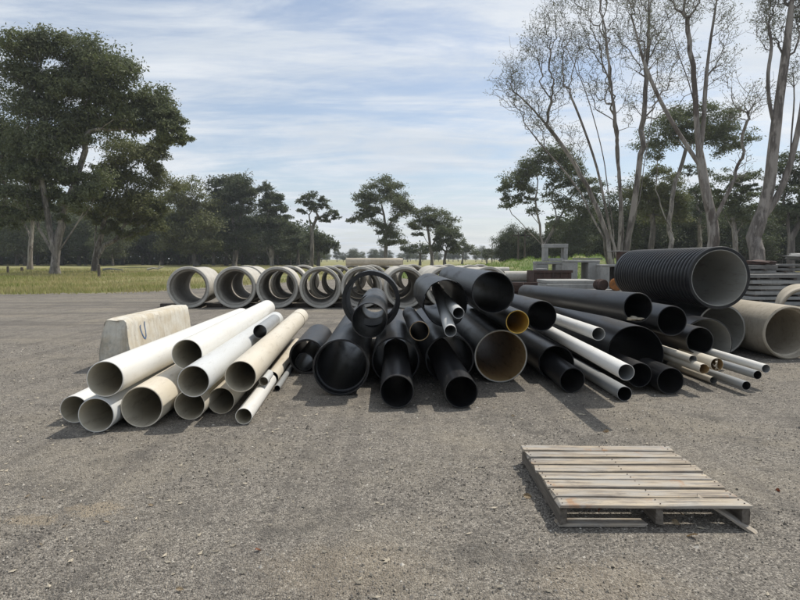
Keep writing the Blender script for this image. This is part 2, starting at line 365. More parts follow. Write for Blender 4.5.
# ------------------------------------------------------------------ ground and mound
def axis_pts(lims):
    out = []
    for a, b, n in lims: out += list(np.linspace(a, b, n, endpoint=False))
    out.append(lims[-1][1]); return np.array(out)
def build_ground():
    xs = axis_pts([(-900, -120, 12), (-120, -20, 30), (-20, 20, 80), (20, 120, 30), (120, 900, 12)])
    ys = axis_pts([(-60, 0, 8), (0, 24, 90), (24, 110, 60), (110, 1500, 24)])
    X, Y = np.meshgrid(xs, ys)
    far = np.clip((np.hypot(X, Y)-26)/30, 0, 1)
    Z = far*(0.12*np.sin(X*0.11+Y*0.05)+0.10*np.sin(Y*0.13-X*0.04+1.0)+0.05*np.sin(X*.4+2)*np.sin(Y*.31)) - 0.10*far
    Z += 0.004*np.sin(X*1.7+Y*0.8)*np.sin(Y*2.1-X*0.6) - 0.004
    V = np.stack([X, Y, Z], -1).reshape(-1, 3); nx, ny = len(xs), len(ys)
    i = np.arange((ny-1)*nx).reshape(ny-1, nx)[:, :-1].ravel()
    F = np.stack([i, i+1, i+1+nx, i+nx], -1)
    return tag(link('ground', np_mesh('ground', V, F, True), M['ground']), kind='structure')
build_ground()

def mound_h(x, y):
    return (1.55*math.exp(-((x-14)/7.5)**2-((y-50)/5.5)**2) + 0.75*math.exp(-((x-5)/6)**2-((y-54)/6)**2)
            + 0.9*math.exp(-((x-24)/8)**2-((y-52)/6)**2))*(1+0.10*math.sin(x*1.3+y)+0.07*math.sin(x*3.1-y*2)) - 0.12
def build_mound():
    xs = np.linspace(-12, 46, 90); ys = np.linspace(36, 70, 50)
    V = [(x, y, mound_h(x, y)) for y in ys for x in xs]; nx = len(xs)
    F = [(j*nx+i, j*nx+i+1, (j+1)*nx+i+1, (j+1)*nx+i) for j in range(len(ys)-1) for i in range(nx-1)]
    B = NB('mound_soil'); co = B.coord((1, 1, 1), 'World')
    B.color(B.mix(B.ramp(B.noise(co, 0.7, 6, 0.7), 0.4, 0.65), (0.10, 0.15, 0.04), (0.20, 0.20, 0.085))); B.rough(0.95)
    tag(link('grass_mound', np_mesh('grass_mound', V, F, True), B.m), kind='structure')
build_mound()

def blades(name, pts, hmin, hmax, wid, mat, label=None):
    P = np.array(pts, dtype=np.float64); n = len(P); h = RNG.uniform(hmin, hmax, n); a = RNG.uniform(0, math.pi, n)
    dx = np.cos(a)*wid*RNG.uniform(.5, 1.3, n); dy = np.sin(a)*wid; lean = RNG.normal(0, 0.3, (n, 2))*h[:, None]
    V = np.empty((n, 3, 3)); V[:, 0] = P; V[:, 1] = P; V[:, 2] = P
    V[:, 0, 0] -= dx; V[:, 0, 1] -= dy; V[:, 1, 0] += dx; V[:, 1, 1] += dy
    V[:, 2, :2] += lean; V[:, 2, 2] += h
    me = np_mesh(name, V.reshape(-1, 3), np.arange(n*3).reshape(-1, 3))
    return tag(link(name, me, mat), label, kind='stuff')
def grass_zone():
    pts = []
    while len(pts) < 74000:
        y = 28+ (random.random()**1.6)*75; x = random.uniform(-1.05, 0.35)*y
        e = grass_edge(x)
        if y > min(e, 72)+random.gauss(0, 1.1)-0.3 and math.sin(x*.9+y*.4)+math.sin(y*.7-x*.3)+random.gauss(0, 1) > -1.2: pts.append((x, y, -0.12))
    blades('meadow_grass', pts, 0.14, 0.38, 0.035, M['grass'])
    pts = []
    for _ in range(34000):
        x = random.uniform(-8, 42); y = random.uniform(40, 58); z = mound_h(x, y)
        if z > 0.02: pts.append((x, y, z-0.03))
    blades('mound_grass', pts, 0.10, 0.32, 0.03, M['grass_lush'])
grass_zone()

# ------------------------------------------------------------------ stones and chips lying on the yard
def scatter_stones():
    n = 70000
    y = 1.9+(RNG.random(n)**1.5)*9.5; x = RNG.uniform(-0.8, 0.8, n)*(y+0.6)
    s = 0.0024+0.0065*RNG.random(n)**3; s *= (0.8+0.055*y); s[::60] *= 2.1
    base = np.array([(1, 0, 0), (0, 1, 0), (-1, 0, 0), (0, -1, 0), (0, 0, 1), (0, 0, -1)], float)
    F0 = np.array([(0, 1, 4), (1, 2, 4), (2, 3, 4), (3, 0, 4)])
    V = base[None, :5].repeat(n, 0)*RNG.uniform(0.6, 1.35, (n, 5, 1)); V[:, :, 2] *= 0.75; V[:, :, 0] *= RNG.uniform(.7, 1.6, n)[:, None]
    V[:, :4, 2] -= 0.3
    a = RNG.uniform(0, 6.28, n); c, si = np.cos(a)[:, None], np.sin(a)[:, None]
    X = V[:, :, 0]*c-V[:, :, 1]*si; Y = V[:, :, 0]*si+V[:, :, 1]*c
    V = np.stack([X, Y, V[:, :, 2]], -1)*s[:, None, None]
    V[:, :, 0] += x[:, None]; V[:, :, 1] += y[:, None]; V[:, :, 2] += -0.001
    F = (np.arange(n)*5)[:, None, None]+F0[None]
    tag(link('gravel', np_mesh('gravel', V.reshape(-1, 3), F.reshape(-1, 3)), M['stone']), kind='stuff')
    # pale bark chips and straw bits
    n = 1100; y = 2.2+(RNG.random(n)**1.3)*9; x = RNG.uniform(-0.75, 0.75, n)*(y+0.5)
    L_ = RNG.uniform(0.006, 0.026, n)*(1+0.03*y); w_ = L_*RNG.uniform(0.18, 0.5, n); a = RNG.uniform(0, 6.28, n); t = RNG.uniform(0.002, 0.010, n)
    V = np.empty((n, 6, 3)); u = np.stack([np.cos(a), np.sin(a)], -1); v = np.stack([-np.sin(a), np.cos(a)], -1); c0 = np.stack([x, y], -1)
    V[:, 0, :2] = c0-u*L_[:, None]; V[:, 1, :2] = c0+v*w_[:, None]; V[:, 2, :2] = c0+u*L_[:, None]; V[:, 3, :2] = c0-v*w_[:, None]
    V[:, 0, 2] = t*1.6; V[:, 1, 2] = 0.001; V[:, 2, 2] = t; V[:, 3, 2] = 0.002; V[:, 4, :2] = c0; V[:, 4, 2] = t+0.005; V[:, 5, :2] = c0+u*L_[:, None]*.3; V[:, 5, 2] = 0.0
    F = (np.arange(n)*6)[:, None, None]+np.array([(0, 3, 4), (3, 2, 4), (2, 1, 4), (1, 0, 4)])[None]
    tag(link('bark_chips', np_mesh('bark_chips', V.reshape(-1, 3), F.reshape(-1, 3)), mat_simple('bark_chip', (0.50, 0.44, 0.34), 0.85, 0.5, 40)), kind='stuff')
scatter_stones()

# ------------------------------------------------------------------ trees
def prim(seeds, spar, pts, w):
    pos = np.array(seeds, float); par = list(spar); plen = np.zeros(len(pos))
    for i in range(len(pos)):
        if par[i] >= 0: plen[i] = plen[par[i]]+np.linalg.norm(pos[i]-pos[par[i]])
    pts = np.array(pts, float); n = len(pts)
    d = np.linalg.norm(pts[:, None]-pos[None], axis=2); up = np.clip(pos[None, :, 2]-pts[:, None, 2], 0, None)*1.5
    c = d+w*plen[None]+up; best = c.argmin(1); bc = c.min(1); bd = d[np.arange(n), best]
    left = np.ones(n, bool); P = [p for p in pos]; PL = list(plen)
    for _ in range(n):
        j = int(np.argmin(np.where(left, bc, 1e9))); left[j] = False
        P.append(pts[j]); par.append(int(best[j])); pl = PL[best[j]]+bd[j]; PL.append(pl)
        k = len(P)-1; dj = np.linalg.norm(pts-pts[j], axis=1); cj = dj+w*pl+np.clip(pts[j][2]-pts[:, 2], 0, None)*1.5
        m_ = left & (cj < bc); bc[m_] = cj[m_]; best[m_] = k; bd[m_] = dj[m_]
    return np.array(P), np.array(par)
def refine(P, par, maxlen, wob):          # split long edges into wobbly ones
    P2 = [p for p in P]; par2 = list(par)
    for i in range(len(P)):
        p = par[i]
        if p < 0: continue
        d = np.linalg.norm(P[i]-P[p]); n = int(d//maxlen)
        if n < 1: continue
        prev = p; sag = RNG.normal(0, wob*0.5*d, 3); sag[2] = -abs(sag[2])*0.9
        for k in range(1, n+1):
            t = k/(n+1); q = P[p]*(1-t)+P[i]*t+sag*math.sin(math.pi*t)
            P2.append(q); par2.append(prev); prev = len(P2)-1
        par2[i] = prev
    return np.array(P2), np.array(par2)
def wood_mesh(name, P, par, rtip, expo, rmax_base, flare=1.35):
    n = len(P); kids = [[] for _ in range(n)]
    for i, p in enumerate(par):
        if p >= 0: kids[p].append(i)
    order = []; st = [i for i in range(n) if par[i] < 0]
    while st:
        i = st.pop(); order.append(i); st += kids[i]
    w = np.ones(n)
    for i in reversed(order):
        if kids[i]: w[i] = sum(w[k] for k in kids[i])
    plen = np.zeros(n)
    for i in order:
        if par[i] >= 0: plen[i] = plen[par[i]]+np.linalg.norm(P[i]-P[par[i]])
    r = w**(1/expo); root = [i for i in range(n) if par[i] < 0][0]; top = max(r[k] for k in kids[root]); r[root] = top
    r = (rtip+(r-1)/(top-1)*(rmax_base-rtip))*(1-0.5*plen/plen.max())
    V = []; F = []; main = [max(k, key=lambda q: r[q]) if k else -1 for k in kids]
    def nrm(v): l = np.linalg.norm(v); return v/l if l > 1e-9 else np.array((0, 0, 1.0))
    dirs = [nrm(P[i]-P[par[i]]) if par[i] >= 0 else np.array((0, 0, 1.0)) for i in range(n)]
    nd = [nrm(dirs[i]+dirs[main[i]]) if main[i] >= 0 else dirs[i] for i in range(n)]
    for i in range(n):
        p = par[i]
        if p < 0: continue
        s = 9 if r[i] > rmax_base*0.3 else (5 if r[i] > rmax_base*0.1 else 3)
        ismain = main[p] == i
        r0 = r[p] if ismain else min(r[p]*0.9, r[i]*1.25); r1 = r[i]
        if par[p] < 0 and ismain: r0 = r0*flare
        n0 = nd[p] if ismain else dirs[i]; n1 = nd[i]
        ref = np.array((1.0, 0.13, 0)) if abs(dirs[i][0]) < 0.8 else np.array((0, 1.0, 0.1))
        b = len(V)
        for (c, nn, rr) in ((P[p], n0, r0), (P[i], n1, r1)):
            u = nrm(ref-ref.dot(nn)*nn); v = np.cross(nn, u)
            for k in range(s):
                a = 2*math.pi*k/s; V.append(c+(u*math.cos(a)+v*math.sin(a))*rr)
        for k in range(s):
            k2 = (k+1) % s; F.append((b+k, b+k2, b+s+k2, b+s+k))
    return np_mesh(name, V, F, True)
def leaf_mesh(name, C, N, size, aspect=0.45, up=0.5, droop=0.35):
    n = len(C); s = size*RNG.uniform(0.6, 1.35, n)
    nn = N*0.55+RNG.normal(0, 0.6, (n, 3)); nn[:, 2] += up; nn /= np.linalg.norm(nn, axis=1)[:, None]
    t = RNG.normal(0, 1, (n, 3)); t[:, 2] -= droop; t -= (t*nn).sum(1)[:, None]*nn; t /= np.linalg.norm(t, axis=1)[:, None]
    b = np.cross(nn, t)
    V = np.empty((n, 4, 3)); V[:, 0] = C-t*s[:, None]*.5; V[:, 2] = C+t*s[:, None]*.5
    V[:, 1] = C+b*s[:, None]*aspect*.5+nn*s[:, None]*.06; V[:, 3] = C-b*s[:, None]*aspect*.5+nn*s[:, None]*.06
    return np_mesh(name, V.reshape(-1, 3), np.arange(n*4).reshape(-1, 4))
def sph(n, flat=0.0):
    d = RNG.normal(0, 1, (n, 3)); d /= np.linalg.norm(d, axis=1)[:, None]
    return d
def grow_tree(name, base, trunks, lobes, label, group, leafmat, barkmat, rbase, rtip=0.02, w=0.35,
              sub=9, leaves=90, leaf=0.35, clump=0.42, depth=1.0, maxlen=1.6, wob=0.08, expo=1.55, cat='tree', flat=0.92, twigs=5, fat=1.2):
    """trunks: list of polylines, local; lobes: (x, y, z, r) local."""
    seeds = [np.zeros(3)]; spar = [-1]
    for tr in trunks:
        prev = 0
        for q in tr: seeds.append(np.array(q, float)); spar.append(prev); prev = len(seeds)-1
    pts = []; C = []; N = []
    for (x, y, z, r) in lobes:
        r = r*fat; c0 = np.array((x, y, z)); ns = max(6, int(sub*2.6*(r/3.0)**1.2))
        d = sph(ns); d[:, 2] = np.where(d[:, 2] < -0.35, -d[:, 2]*0.6, d[:, 2])
        cc = c0+d*r*RNG.uniform(0.45, 0.95, (ns, 1))*np.array((1, 1, flat)); pts.append(c0[:])
        for c in cc:
            rc = r*clump*0.92*random.uniform(0.6, 1.3); pts.append(c)
            tw = c+sph(twigs)*rc*0.75*np.array((1, 1, .7)); pts += list(tw)
            nl = int(leaves*1.35*random.uniform(0.4, 1.25)); dd = sph(nl)
            rr = RNG.uniform(0.05, 1.0, (nl, 1))**0.6*1.3
            lc = c+dd*rr*rc*np.array((1.1, 1.1, 0.62)); lc += RNG.normal(0, rc*0.20, (nl, 3))
            keep = (dd[:, 2] > -0.55) | (RNG.random(nl) < 0.35); C.append(lc[keep]); N.append(dd[keep])
    P, par = prim(seeds, spar, pts, w); P, par = refine(P, par, maxlen, wob)
    t = empty(name, base); tag(t, label, cat, group)
    link('trunk', wood_mesh('trunk', P, par, rtip, expo, rbase), barkmat, t)
    link('crown', leaf_mesh('crown', np.concatenate(C), np.concatenate(N), leaf*0.76, aspect=.42), leafmat, t)
    return t
def px_tree(u, v, Y, trunks, lobes, dj=0.55, z0=0.0, **k):
    """trunks and lobes measured at distance Y; turned into metres relative to the tree's base."""
    b = W(u, v, Y); b.z = z0
    tr = []
    for tl in trunks:
        q = []
        for i, p in enumerate(tl):
            a = W(p[0], p[1], Y)-b; a.y = p[2] if len(p) > 2 else random.uniform(-.12, .12)*i; q.append(tuple(a))
        tr.append(q)
    lo = []
    extra = []
    for i in range(len(lobes)):
        for j in range(i):
            p, q = lobes[i], lobes[j]; dd = math.hypot(p[0]-q[0], p[1]-q[1])
            if 0.85*(p[2]+q[2]) < dd < 1.75*(p[2]+q[2]) and random.random() < 0.6: extra.append(((p[0]+q[0])/2+random.uniform(-2, 2), (p[1]+q[1])/2+random.uniform(-2, 2), (p[2]+q[2])*0.36))
    for p in list(lobes)+extra:
        a = W(p[0], p[1], Y)-b; r = p[2]*Y/FPX
        lo.append((a.x, p[3] if len(p) > 3 else random.uniform(-1, 1)*r*dj*2, a.z, r))
    return dict(base=b, trunks=tr, lobes=lo, **k)
def T(name, *a, **k):
    d = px_tree(*a, **k); base = d.pop('base'); tr = d.pop('trunks'); lo = d.pop('lobes')
    return grow_tree(name, base, tr, lo, **d)

# left group of gums
T('gum_tree', 55, 273, 66, [[(55, 255), (50, 232), (44, 200), (40, 160)], [(56, 255), (62, 225), (72, 190), (84, 150)], [(54, 255), (38, 228), (24, 195)], [(57, 254), (78, 222), (96, 195)]],
  [(2, 76, 24), (28, 56, 20), (55, 48, 18), (80, 57, 20), (105, 68, 20), (128, 84, 19), (150, 102, 16), (168, 122, 13), (180, 140, 9), (160, 142, 10), (172, 132, 9), (146, 128, 14), (20, 105, 26), (50, 85, 24), (52, 120, 24), (82, 95, 22), (85, 130, 22), (112, 110, 20), (135, 122, 14),
   (10, 145, 24), (30, 170, 20), (62, 160, 18), (85, 178, 16), (15, 200, 18), (48, 198, 12), (30, 218, 11), (76, 206, 12), (92, 196, 12), (62, 220, 7), (8, 226, 10)],
  label='largest gum tree at the left with a broad domed crown and three pale forked stems', group='gum trees at the left edge of the meadow', leafmat=M['leaf_gum'], barkmat=M['bark_grey'],
  rbase=0.46, w=0.30, sub=10, leaves=125, leaf=0.46, rtip=0.022)
T('gum_tree', 95, 270, 80, [[(95, 250), (96, 225), (93, 200), (95, 170)], [(97, 248), (104, 222), (112, 200), (125, 170)], [(97, 258), (104, 245), (116, 240), (130, 236)]],
  [(122, 150, 18), (140, 165, 18), (155, 185, 16), (145, 205, 18), (120, 190, 20), (118, 215, 15), (138, 222, 12), (100, 205, 16), (158, 160, 12), (172, 142, 9), (82, 215, 12), (112, 232, 8), (128, 236, 9), (148, 228, 12), (155, 214, 10)],
  label='lower spreading gum tree with lighter green drooping crown right of the largest gum', group='gum trees at the left edge of the meadow', leafmat=M['leaf_olive'], barkmat=M['bark_pale'],
  rbase=0.38, w=0.30, sub=9, leaves=120, leaf=0.46, rtip=0.02)
T('gum_tree', 30, 269, 90, [[(31, 240), (33, 210), (30, 180)]], [(30, 150, 20), (10, 175, 22), (38, 190, 16), (22, 215, 14), (5, 215, 14)],
  label='gum tree with one straight white trunk left of the largest gum', group='gum trees at the left edge of the meadow', leafmat=M['leaf_gum'], barkmat=M['bark_pale'], rbase=0.36, w=0.3, sub=8, leaves=100, leaf=0.5)
T('gum_tree', -14, 271, 72, [[(-12, 240), (2, 215), (8, 190)], [(-18, 235), (-22, 190)]], [(-20, 100, 28), (-5, 135, 26), (-30, 150, 30), (0, 180, 22), (-12, 210, 20), (-35, 210, 20)],
  label='gum tree cut by the left edge of the photo with dense dark foliage', group='gum trees at the left edge of the meadow', leafmat=M['leaf_dark'], barkmat=M['bark_grey'], rbase=0.45, w=0.3, sub=9, leaves=110, leaf=0.5)

# belt of trees behind the meadow
GB = 'trees of the belt behind the meadow'
T('belt_tree', 196, 262, 135, [[(195, 235), (194, 215)]], [(194, 196, 15), (180, 205, 14), (207, 208, 13), (172, 222, 14), (190, 222, 17), (208, 228, 15), (178, 240, 13), (200, 243, 13), (165, 245, 11), (190, 252, 9), (212, 250, 9)],
  label='bushy olive tree with rounded top, leftmost of the belt behind the concrete pipes', group=GB, leafmat=M['leaf_olive'], barkmat=M['bark_dark'], rbase=0.5, sub=6, leaves=95, leaf=0.75, twigs=2, rtip=.04)
T('belt_tree', 234, 262, 142, [[(234, 235), (232, 215)], [(236, 235), (242, 210)]], [(232, 182, 11), (220, 186, 9), (245, 184, 10), (252, 193, 8), (214, 194, 7), (235, 195, 11), (224, 212, 13), (243, 214, 14), (232, 232, 15), (250, 235, 12), (228, 247, 11), (243, 249, 10)],
  label='tallest tree of the belt with billowing dark crown showing sky holes', group=GB, leafmat=M['leaf_dark'], barkmat=M['bark_grey'], rbase=0.5, sub=6, leaves=90, leaf=0.7, clump=.4, twigs=2, rtip=.04)
T('belt_tree', 272, 262, 140, [[(271, 235), (270, 205)], [(273, 240), (280, 222)]], [(266, 190, 8), (273, 199, 8), (281, 210, 8), (287, 219, 6), (264, 207, 9), (270, 225, 12), (284, 232, 11), (262, 238, 12), (274, 247, 10), (256, 226, 11)],
  label='slender belt tree with crown stepping down to the right', group=GB, leafmat=M['leaf_dark'], barkmat=M['bark_grey'], rbase=0.42, sub=6, leaves=85, leaf=0.7, clump=.4, twigs=2, rtip=.04)
T('belt_tree', 298, 262, 145, [[(298, 250)]], [(296, 234, 10), (306, 243, 9), (288, 243, 10), (298, 250, 8)],
  label='low dense tree at the right end of the belt', group=GB, leafmat=M['leaf_dark'], barkmat=M['bark_dark'], rbase=0.4, sub=6, leaves=85, leaf=0.75, twigs=2, rtip=.04)
T('gum_tree', 311, 261, 130, [[(311, 245), (311, 228), (309, 215)], [(312, 228), (318, 216)]],
  [(303, 201, 7), (314, 197, 7), (322, 202, 7), (331, 213, 6), (336, 217, 4), (300, 212, 5), (311, 211, 6), (321, 219, 5), (327, 222, 3)],
  label='flat topped open gum tree standing apart at the right end of the belt', group=None, leafmat=M['leaf_dark'], barkmat=M['bark_dark'], rbase=0.42, sub=9, leaves=44, leaf=0.6, clump=.36, w=.25, twigs=3, rtip=.04)
T('low_tree', 318, 261, 135, [[(318, 252)]], [(314, 240, 9), (325, 243, 9), (333, 248, 7), (306, 247, 8), (320, 250, 8)],
  label='low dark bushy tree beneath the flat topped gum', group=None, leafmat=M['leaf_dark'], barkmat=M['bark_dark'], rbase=0.35, sub=6, leaves=80, leaf=0.75, twigs=2, rtip=.04)
T('gum_tree', 385, 260, 122, [[(386, 245), (386, 230), (384, 215), (380, 200)], [(386, 230), (396, 216), (403, 205)]],
  [(382, 187, 9), (395, 189, 8), (370, 190, 8), (362, 198, 7), (405, 200, 8), (410, 209, 6), (378, 200, 9), (392, 203, 9), (369, 210, 7), (360, 219, 7), (353, 222, 4), (402, 216, 7), (376, 225, 6), (388, 229, 6), (395, 236, 8), (387, 244, 7), (400, 244, 5)],
  label='tall rounded gum tree with irregular crown standing alone in the middle distance', group=None, leafmat=M['leaf_gum'], barkmat=M['bark_grey'], rbase=0.40, sub=9, leaves=60, leaf=0.52, clump=.42, fat=1.4, w=.28, twigs=3, rtip=.035)
T('gum_tree', 432, 260, 125, [[(430, 246), (428, 230), (427, 218)], [(432, 246), (442, 228)]],
  [(430, 213, 7), (418, 216, 7), (441, 217, 8), (450, 222, 7), (412, 226, 5), (424, 226, 6), (436, 228, 7), (452, 232, 6), (418, 236, 4)],
  label='domed gum tree right of the tall lone gum, trunk branching low', group=None, leafmat=M['leaf_gum'], barkmat=M['bark_grey'], rbase=0.35, sub=9, leaves=60, leaf=0.52, clump=.42, fat=1.4, w=.28, twigs=3, rtip=.035)
T('low_tree', 445, 261, 118, [[(446, 252)]], [(442, 236, 9), (453, 238, 8), (446, 247, 10), (456, 250, 6), (436, 250, 6)],
  label='dense dark round tree under the right side of the domed gum', group=None, leafmat=M['leaf_dark'], barkmat=M['bark_dark'], rbase=0.3, sub=8, leaves=90, leaf=0.6, twigs=2, rtip=.035)
T('low_tree', 420, 261, 150, [[(420, 254)]], [(418, 249, 7), (408, 251, 6), (426, 252, 6)],
  label='small dark bush between the lone gum and the domed gum', group=None, leafmat=M['leaf_dark'], barkmat=M['bark_dark'], rbase=0.3, sub=6, leaves=80, leaf=0.7, twigs=2, rtip=.035)
T('low_tree', 462, 260, 190, [[(463, 253)]], [(463, 246, 6), (470, 250, 5), (456, 252, 5), (474, 253, 4)],
  label='small distant rounded tree right of the domed gum', group=None, leafmat=M['leaf_gum'], barkmat=M['bark_dark'], rbase=0.3, sub=7, leaves=60, leaf=0.8, twigs=2, rtip=.05)
T('low_tree', 487, 260, 170, [[(488, 255)]], [(488, 252, 4.5), (486, 256, 4)],
  label='small dark shrub tree beside the distant power pole', group=None, leafmat=M['leaf_dark'], barkmat=M['bark_dark'], rbase=0.2, sub=7, leaves=60, leaf=0.7, twigs=2, rtip=.05)
T('gum_tree', 543, 262, 95, [[(543, 245), (540, 225), (535, 200), (538, 180)], [(544, 245), (556, 222), (566, 205)], [(542, 245), (527, 230), (512, 214)]],
  [(545, 156, 9), (557, 155, 9), (568, 164, 9), (578, 176, 8), (532, 166, 8), (520, 176, 8), (510, 182, 7), (504, 192, 5), (545, 172, 10), (560, 180, 9), (578, 195, 8), (525, 192, 8), (508, 208, 6), (570, 210, 9), (588, 205, 8), (552, 198, 7), (585, 222, 8), (535, 212, 5), (562, 228, 8), (595, 190, 6)],
  label='leafy gum tree with lobed crown left of the bare multi stemmed tree', group=None, leafmat=M['leaf_gum'], barkmat=M['bark_grey'], rbase=0.26, sub=9, leaves=60, leaf=0.48, clump=.44, w=.28, twigs=3, rtip=.03, fat=1.55)

# trees at the right, behind the bare ones
GR = 'leafy trees behind the bare stems at the right'
T('gum_tree', 672, 262, 78, [[(672, 240), (671, 210), (676, 180), (685, 150)], [(673, 235), (660, 205), (655, 190)]],
  [(668, 122, 12), (685, 114, 12), (702, 116, 12), (718, 122, 12), (735, 130, 11), (745, 142, 9), (655, 135, 12), (642, 148, 10), (692, 134, 13), (712, 142, 12), (672, 145, 12), (728, 152, 9), (650, 160, 8)],
  label='gum tree with wide dark canopy seen between the bare stems', group=GR, leafmat=M['leaf_gum'], barkmat=M['bark_grey'], rbase=0.32, sub=9, leaves=75, leaf=0.38, clump=.44, w=.28, twigs=3, fat=1.35)
T('gum_tree', 652, 262, 85, [[(652, 240), (652, 215)]],
  [(655, 178, 12), (640, 186, 11), (672, 186, 11), (628, 198, 9), (650, 196, 14), (668, 202, 12), (684, 202, 8), (640, 212, 10), (660, 218, 12), (680, 220, 9)],
  label='olive domed tree directly behind the bare multi stemmed tree', group=GR, leafmat=M['leaf_olive'], barkmat=M['bark_dark'], rbase=0.45, sub=9, leaves=95, leaf=0.42, clump=.42, w=.28, twigs=3)
T('gum_tree', 735, 262, 75, [[(735, 240), (733, 215), (740, 195)], [(736, 235), (722, 210)]],
  [(722, 180, 10), (738, 184, 10), (752, 178, 9), (726, 198, 10), (744, 203, 11), (712, 205, 8), (758, 196, 8), (730, 218, 10), (750, 222, 10)],
  label='loose gum tree between the single trunk and the leaning trunks', group=GR, leafmat=M['leaf_gum'], barkmat=M['bark_pale'], rbase=0.35, sub=8, leaves=60, leaf=0.42, clump=.38, w=.28, twigs=3)
T('gum_tree', 790, 262, 70, [[(790, 240), (788, 210)], [(791, 238), (802, 205)]],
  [(785, 172, 12), (800, 160, 13), (815, 175, 14), (778, 190, 10), (795, 196, 13), (812, 205, 13), (782, 214, 12), (800, 224, 12), (830, 190, 12)],
  label='dark leafy tree at the right edge behind the leaning trunks', group=GR, leafmat=M['leaf_dark'], barkmat=M['bark_dark'], rbase=0.42, sub=8, leaves=80, leaf=0.42, clump=.42, w=.28, twigs=3)
T('gum_tree', 700, 262, 90, [[(700, 240), (700, 215)]],
  [(698, 176, 9), (708, 188, 9), (690, 196, 9), (702, 208, 11), (694, 224, 10), (712, 226, 9), (686, 172, 7)],
  label='slim dark tree filling the gap behind the single pale trunk', group=GR, leafmat=M['leaf_dark'], barkmat=M['bark_grey'], rbase=0.35, sub=8, leaves=60, leaf=0.46, clump=.4, w=.28, twigs=3)

# generic bushy trees used again and again in the belts: three kinds, copied
def copy_thing(o, loc, rz, s, label, group):
    r = o.copy(); COL.objects.link(r); r.location = loc; r.rotation_euler = (0, 0, rz); r.scale = (s, s, s*random.uniform(.88, 1.15))
    r['label'] = label; r['group'] = group
    for ch in list(o.children):
        c = ch.copy(); COL.objects.link(c); c.parent = r
    return r
protos = []
for k, (lm, lobes_) in enumerate([
        ('leaf_dark', [(0, 0, 7.0, 2.4), (2.0, 1, 5.6, 2.2), (-2.1, -.6, 5.4, 2.3), (.3, 1.6, 4.2, 2.4), (-1.0, -1.8, 3.6, 2.4), (1.7, -1.4, 3.4, 2.2), (0, 0, 2.4, 2.3), (-2.3, .8, 2.6, 1.8), (2.4, .3, 2.2, 1.8)]),
        ('leaf_gum', [(0.4, 0, 8.2, 1.9), (-1.4, .8, 7.0, 1.9), (1.9, -.4, 6.8, 1.8), (0, -1.4, 5.6, 2.2), (-2.2, -.3, 4.6, 1.8), (2.2, 1.0, 4.4, 1.9), (.2, .7, 3.6, 2.2), (-.8, -1, 2.2, 2.0), (1.4, -.6, 2.2, 1.8)]),
        ('leaf_dark', [(0, 0, 6.4, 1.6), (1.1, .5, 5.2, 1.7), (-1.2, -.4, 4.8, 1.8), (0, -.9, 3.6, 2.0), (.9, .8, 2.6, 1.9), (-1.1, .4, 2.0, 1.8)])]):
    protos.append(grow_tree('belt_tree', (0, 0, 0), [[(0, 0, 1.2), (0.1, 0, 2.5), (0, .1, 4)]], lobes_, 'x', GB, M[lm], M['bark_dark'] if k != 1 else M['bark_grey'],
                  0.22, sub=8, leaves=90, leaf=0.40, twigs=2, rtip=.03))
used = [False]*3
def place_generic(u, Y, top_v, label, group, kind):
    h = (W(u, top_v, Y).z)/ (9.2, 10.0, 8.0)[kind]
    p = W(u, 262, Y); loc = (p.x, Y, -0.1)
    if not used[kind]:
        o = protos[kind]; used[kind] = True; o.location = loc; o.scale = (h, h, h); o['label'] = label; o['group'] = group; return o
    return copy_thing(protos[kind], loc, random.uniform(0, 6.28), h, label, group)
LB = 'dark understorey tree in the shaded mass of the left belt'
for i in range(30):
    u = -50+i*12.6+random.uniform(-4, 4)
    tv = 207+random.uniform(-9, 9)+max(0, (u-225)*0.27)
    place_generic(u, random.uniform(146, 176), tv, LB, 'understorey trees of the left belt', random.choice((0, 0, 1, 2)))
for i in range(32):
    u = 505+i*11.5+random.uniform(-4, 4)
    tv = 238-max(0, min(1, (u-520)/90))*36+random.uniform(-10, 10)
    place_generic(u, random.uniform(92, 115), tv, 'dark understorey tree in the shaded mass of the right belt', 'understorey trees of the right belt', random.choice((0, 0, 1, 2)))
for i in range(30):
    u = 322+i*6.9+random.uniform(-3, 3)
    place_generic(u, random.uniform(330, 420), 250+random.uniform(-2.5, 2.5), 'distant low tree in the line along the horizon', 'distant trees along the horizon', random.choice((0, 0, 1, 2)))
for i in range(8):
    place_generic(507+i*4.2, random.uniform(105, 118), 236+random.uniform(-5, 5), 'thin upright dark tree near the power poles left of the lobed gum', 'thin trees by the power poles', 2)
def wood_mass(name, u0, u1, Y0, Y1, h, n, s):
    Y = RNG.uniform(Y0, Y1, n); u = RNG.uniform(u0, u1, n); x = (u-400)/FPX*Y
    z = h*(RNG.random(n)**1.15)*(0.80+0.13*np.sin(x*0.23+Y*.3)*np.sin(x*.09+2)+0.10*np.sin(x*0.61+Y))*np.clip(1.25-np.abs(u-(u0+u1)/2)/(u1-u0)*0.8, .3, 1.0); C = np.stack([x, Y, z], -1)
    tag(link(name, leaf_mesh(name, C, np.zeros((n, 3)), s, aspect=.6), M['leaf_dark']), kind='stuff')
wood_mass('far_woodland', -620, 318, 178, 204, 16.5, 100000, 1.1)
wood_mass('far_woodland', 545, 1250, 114, 132, 12.5, 70000, 0.85)

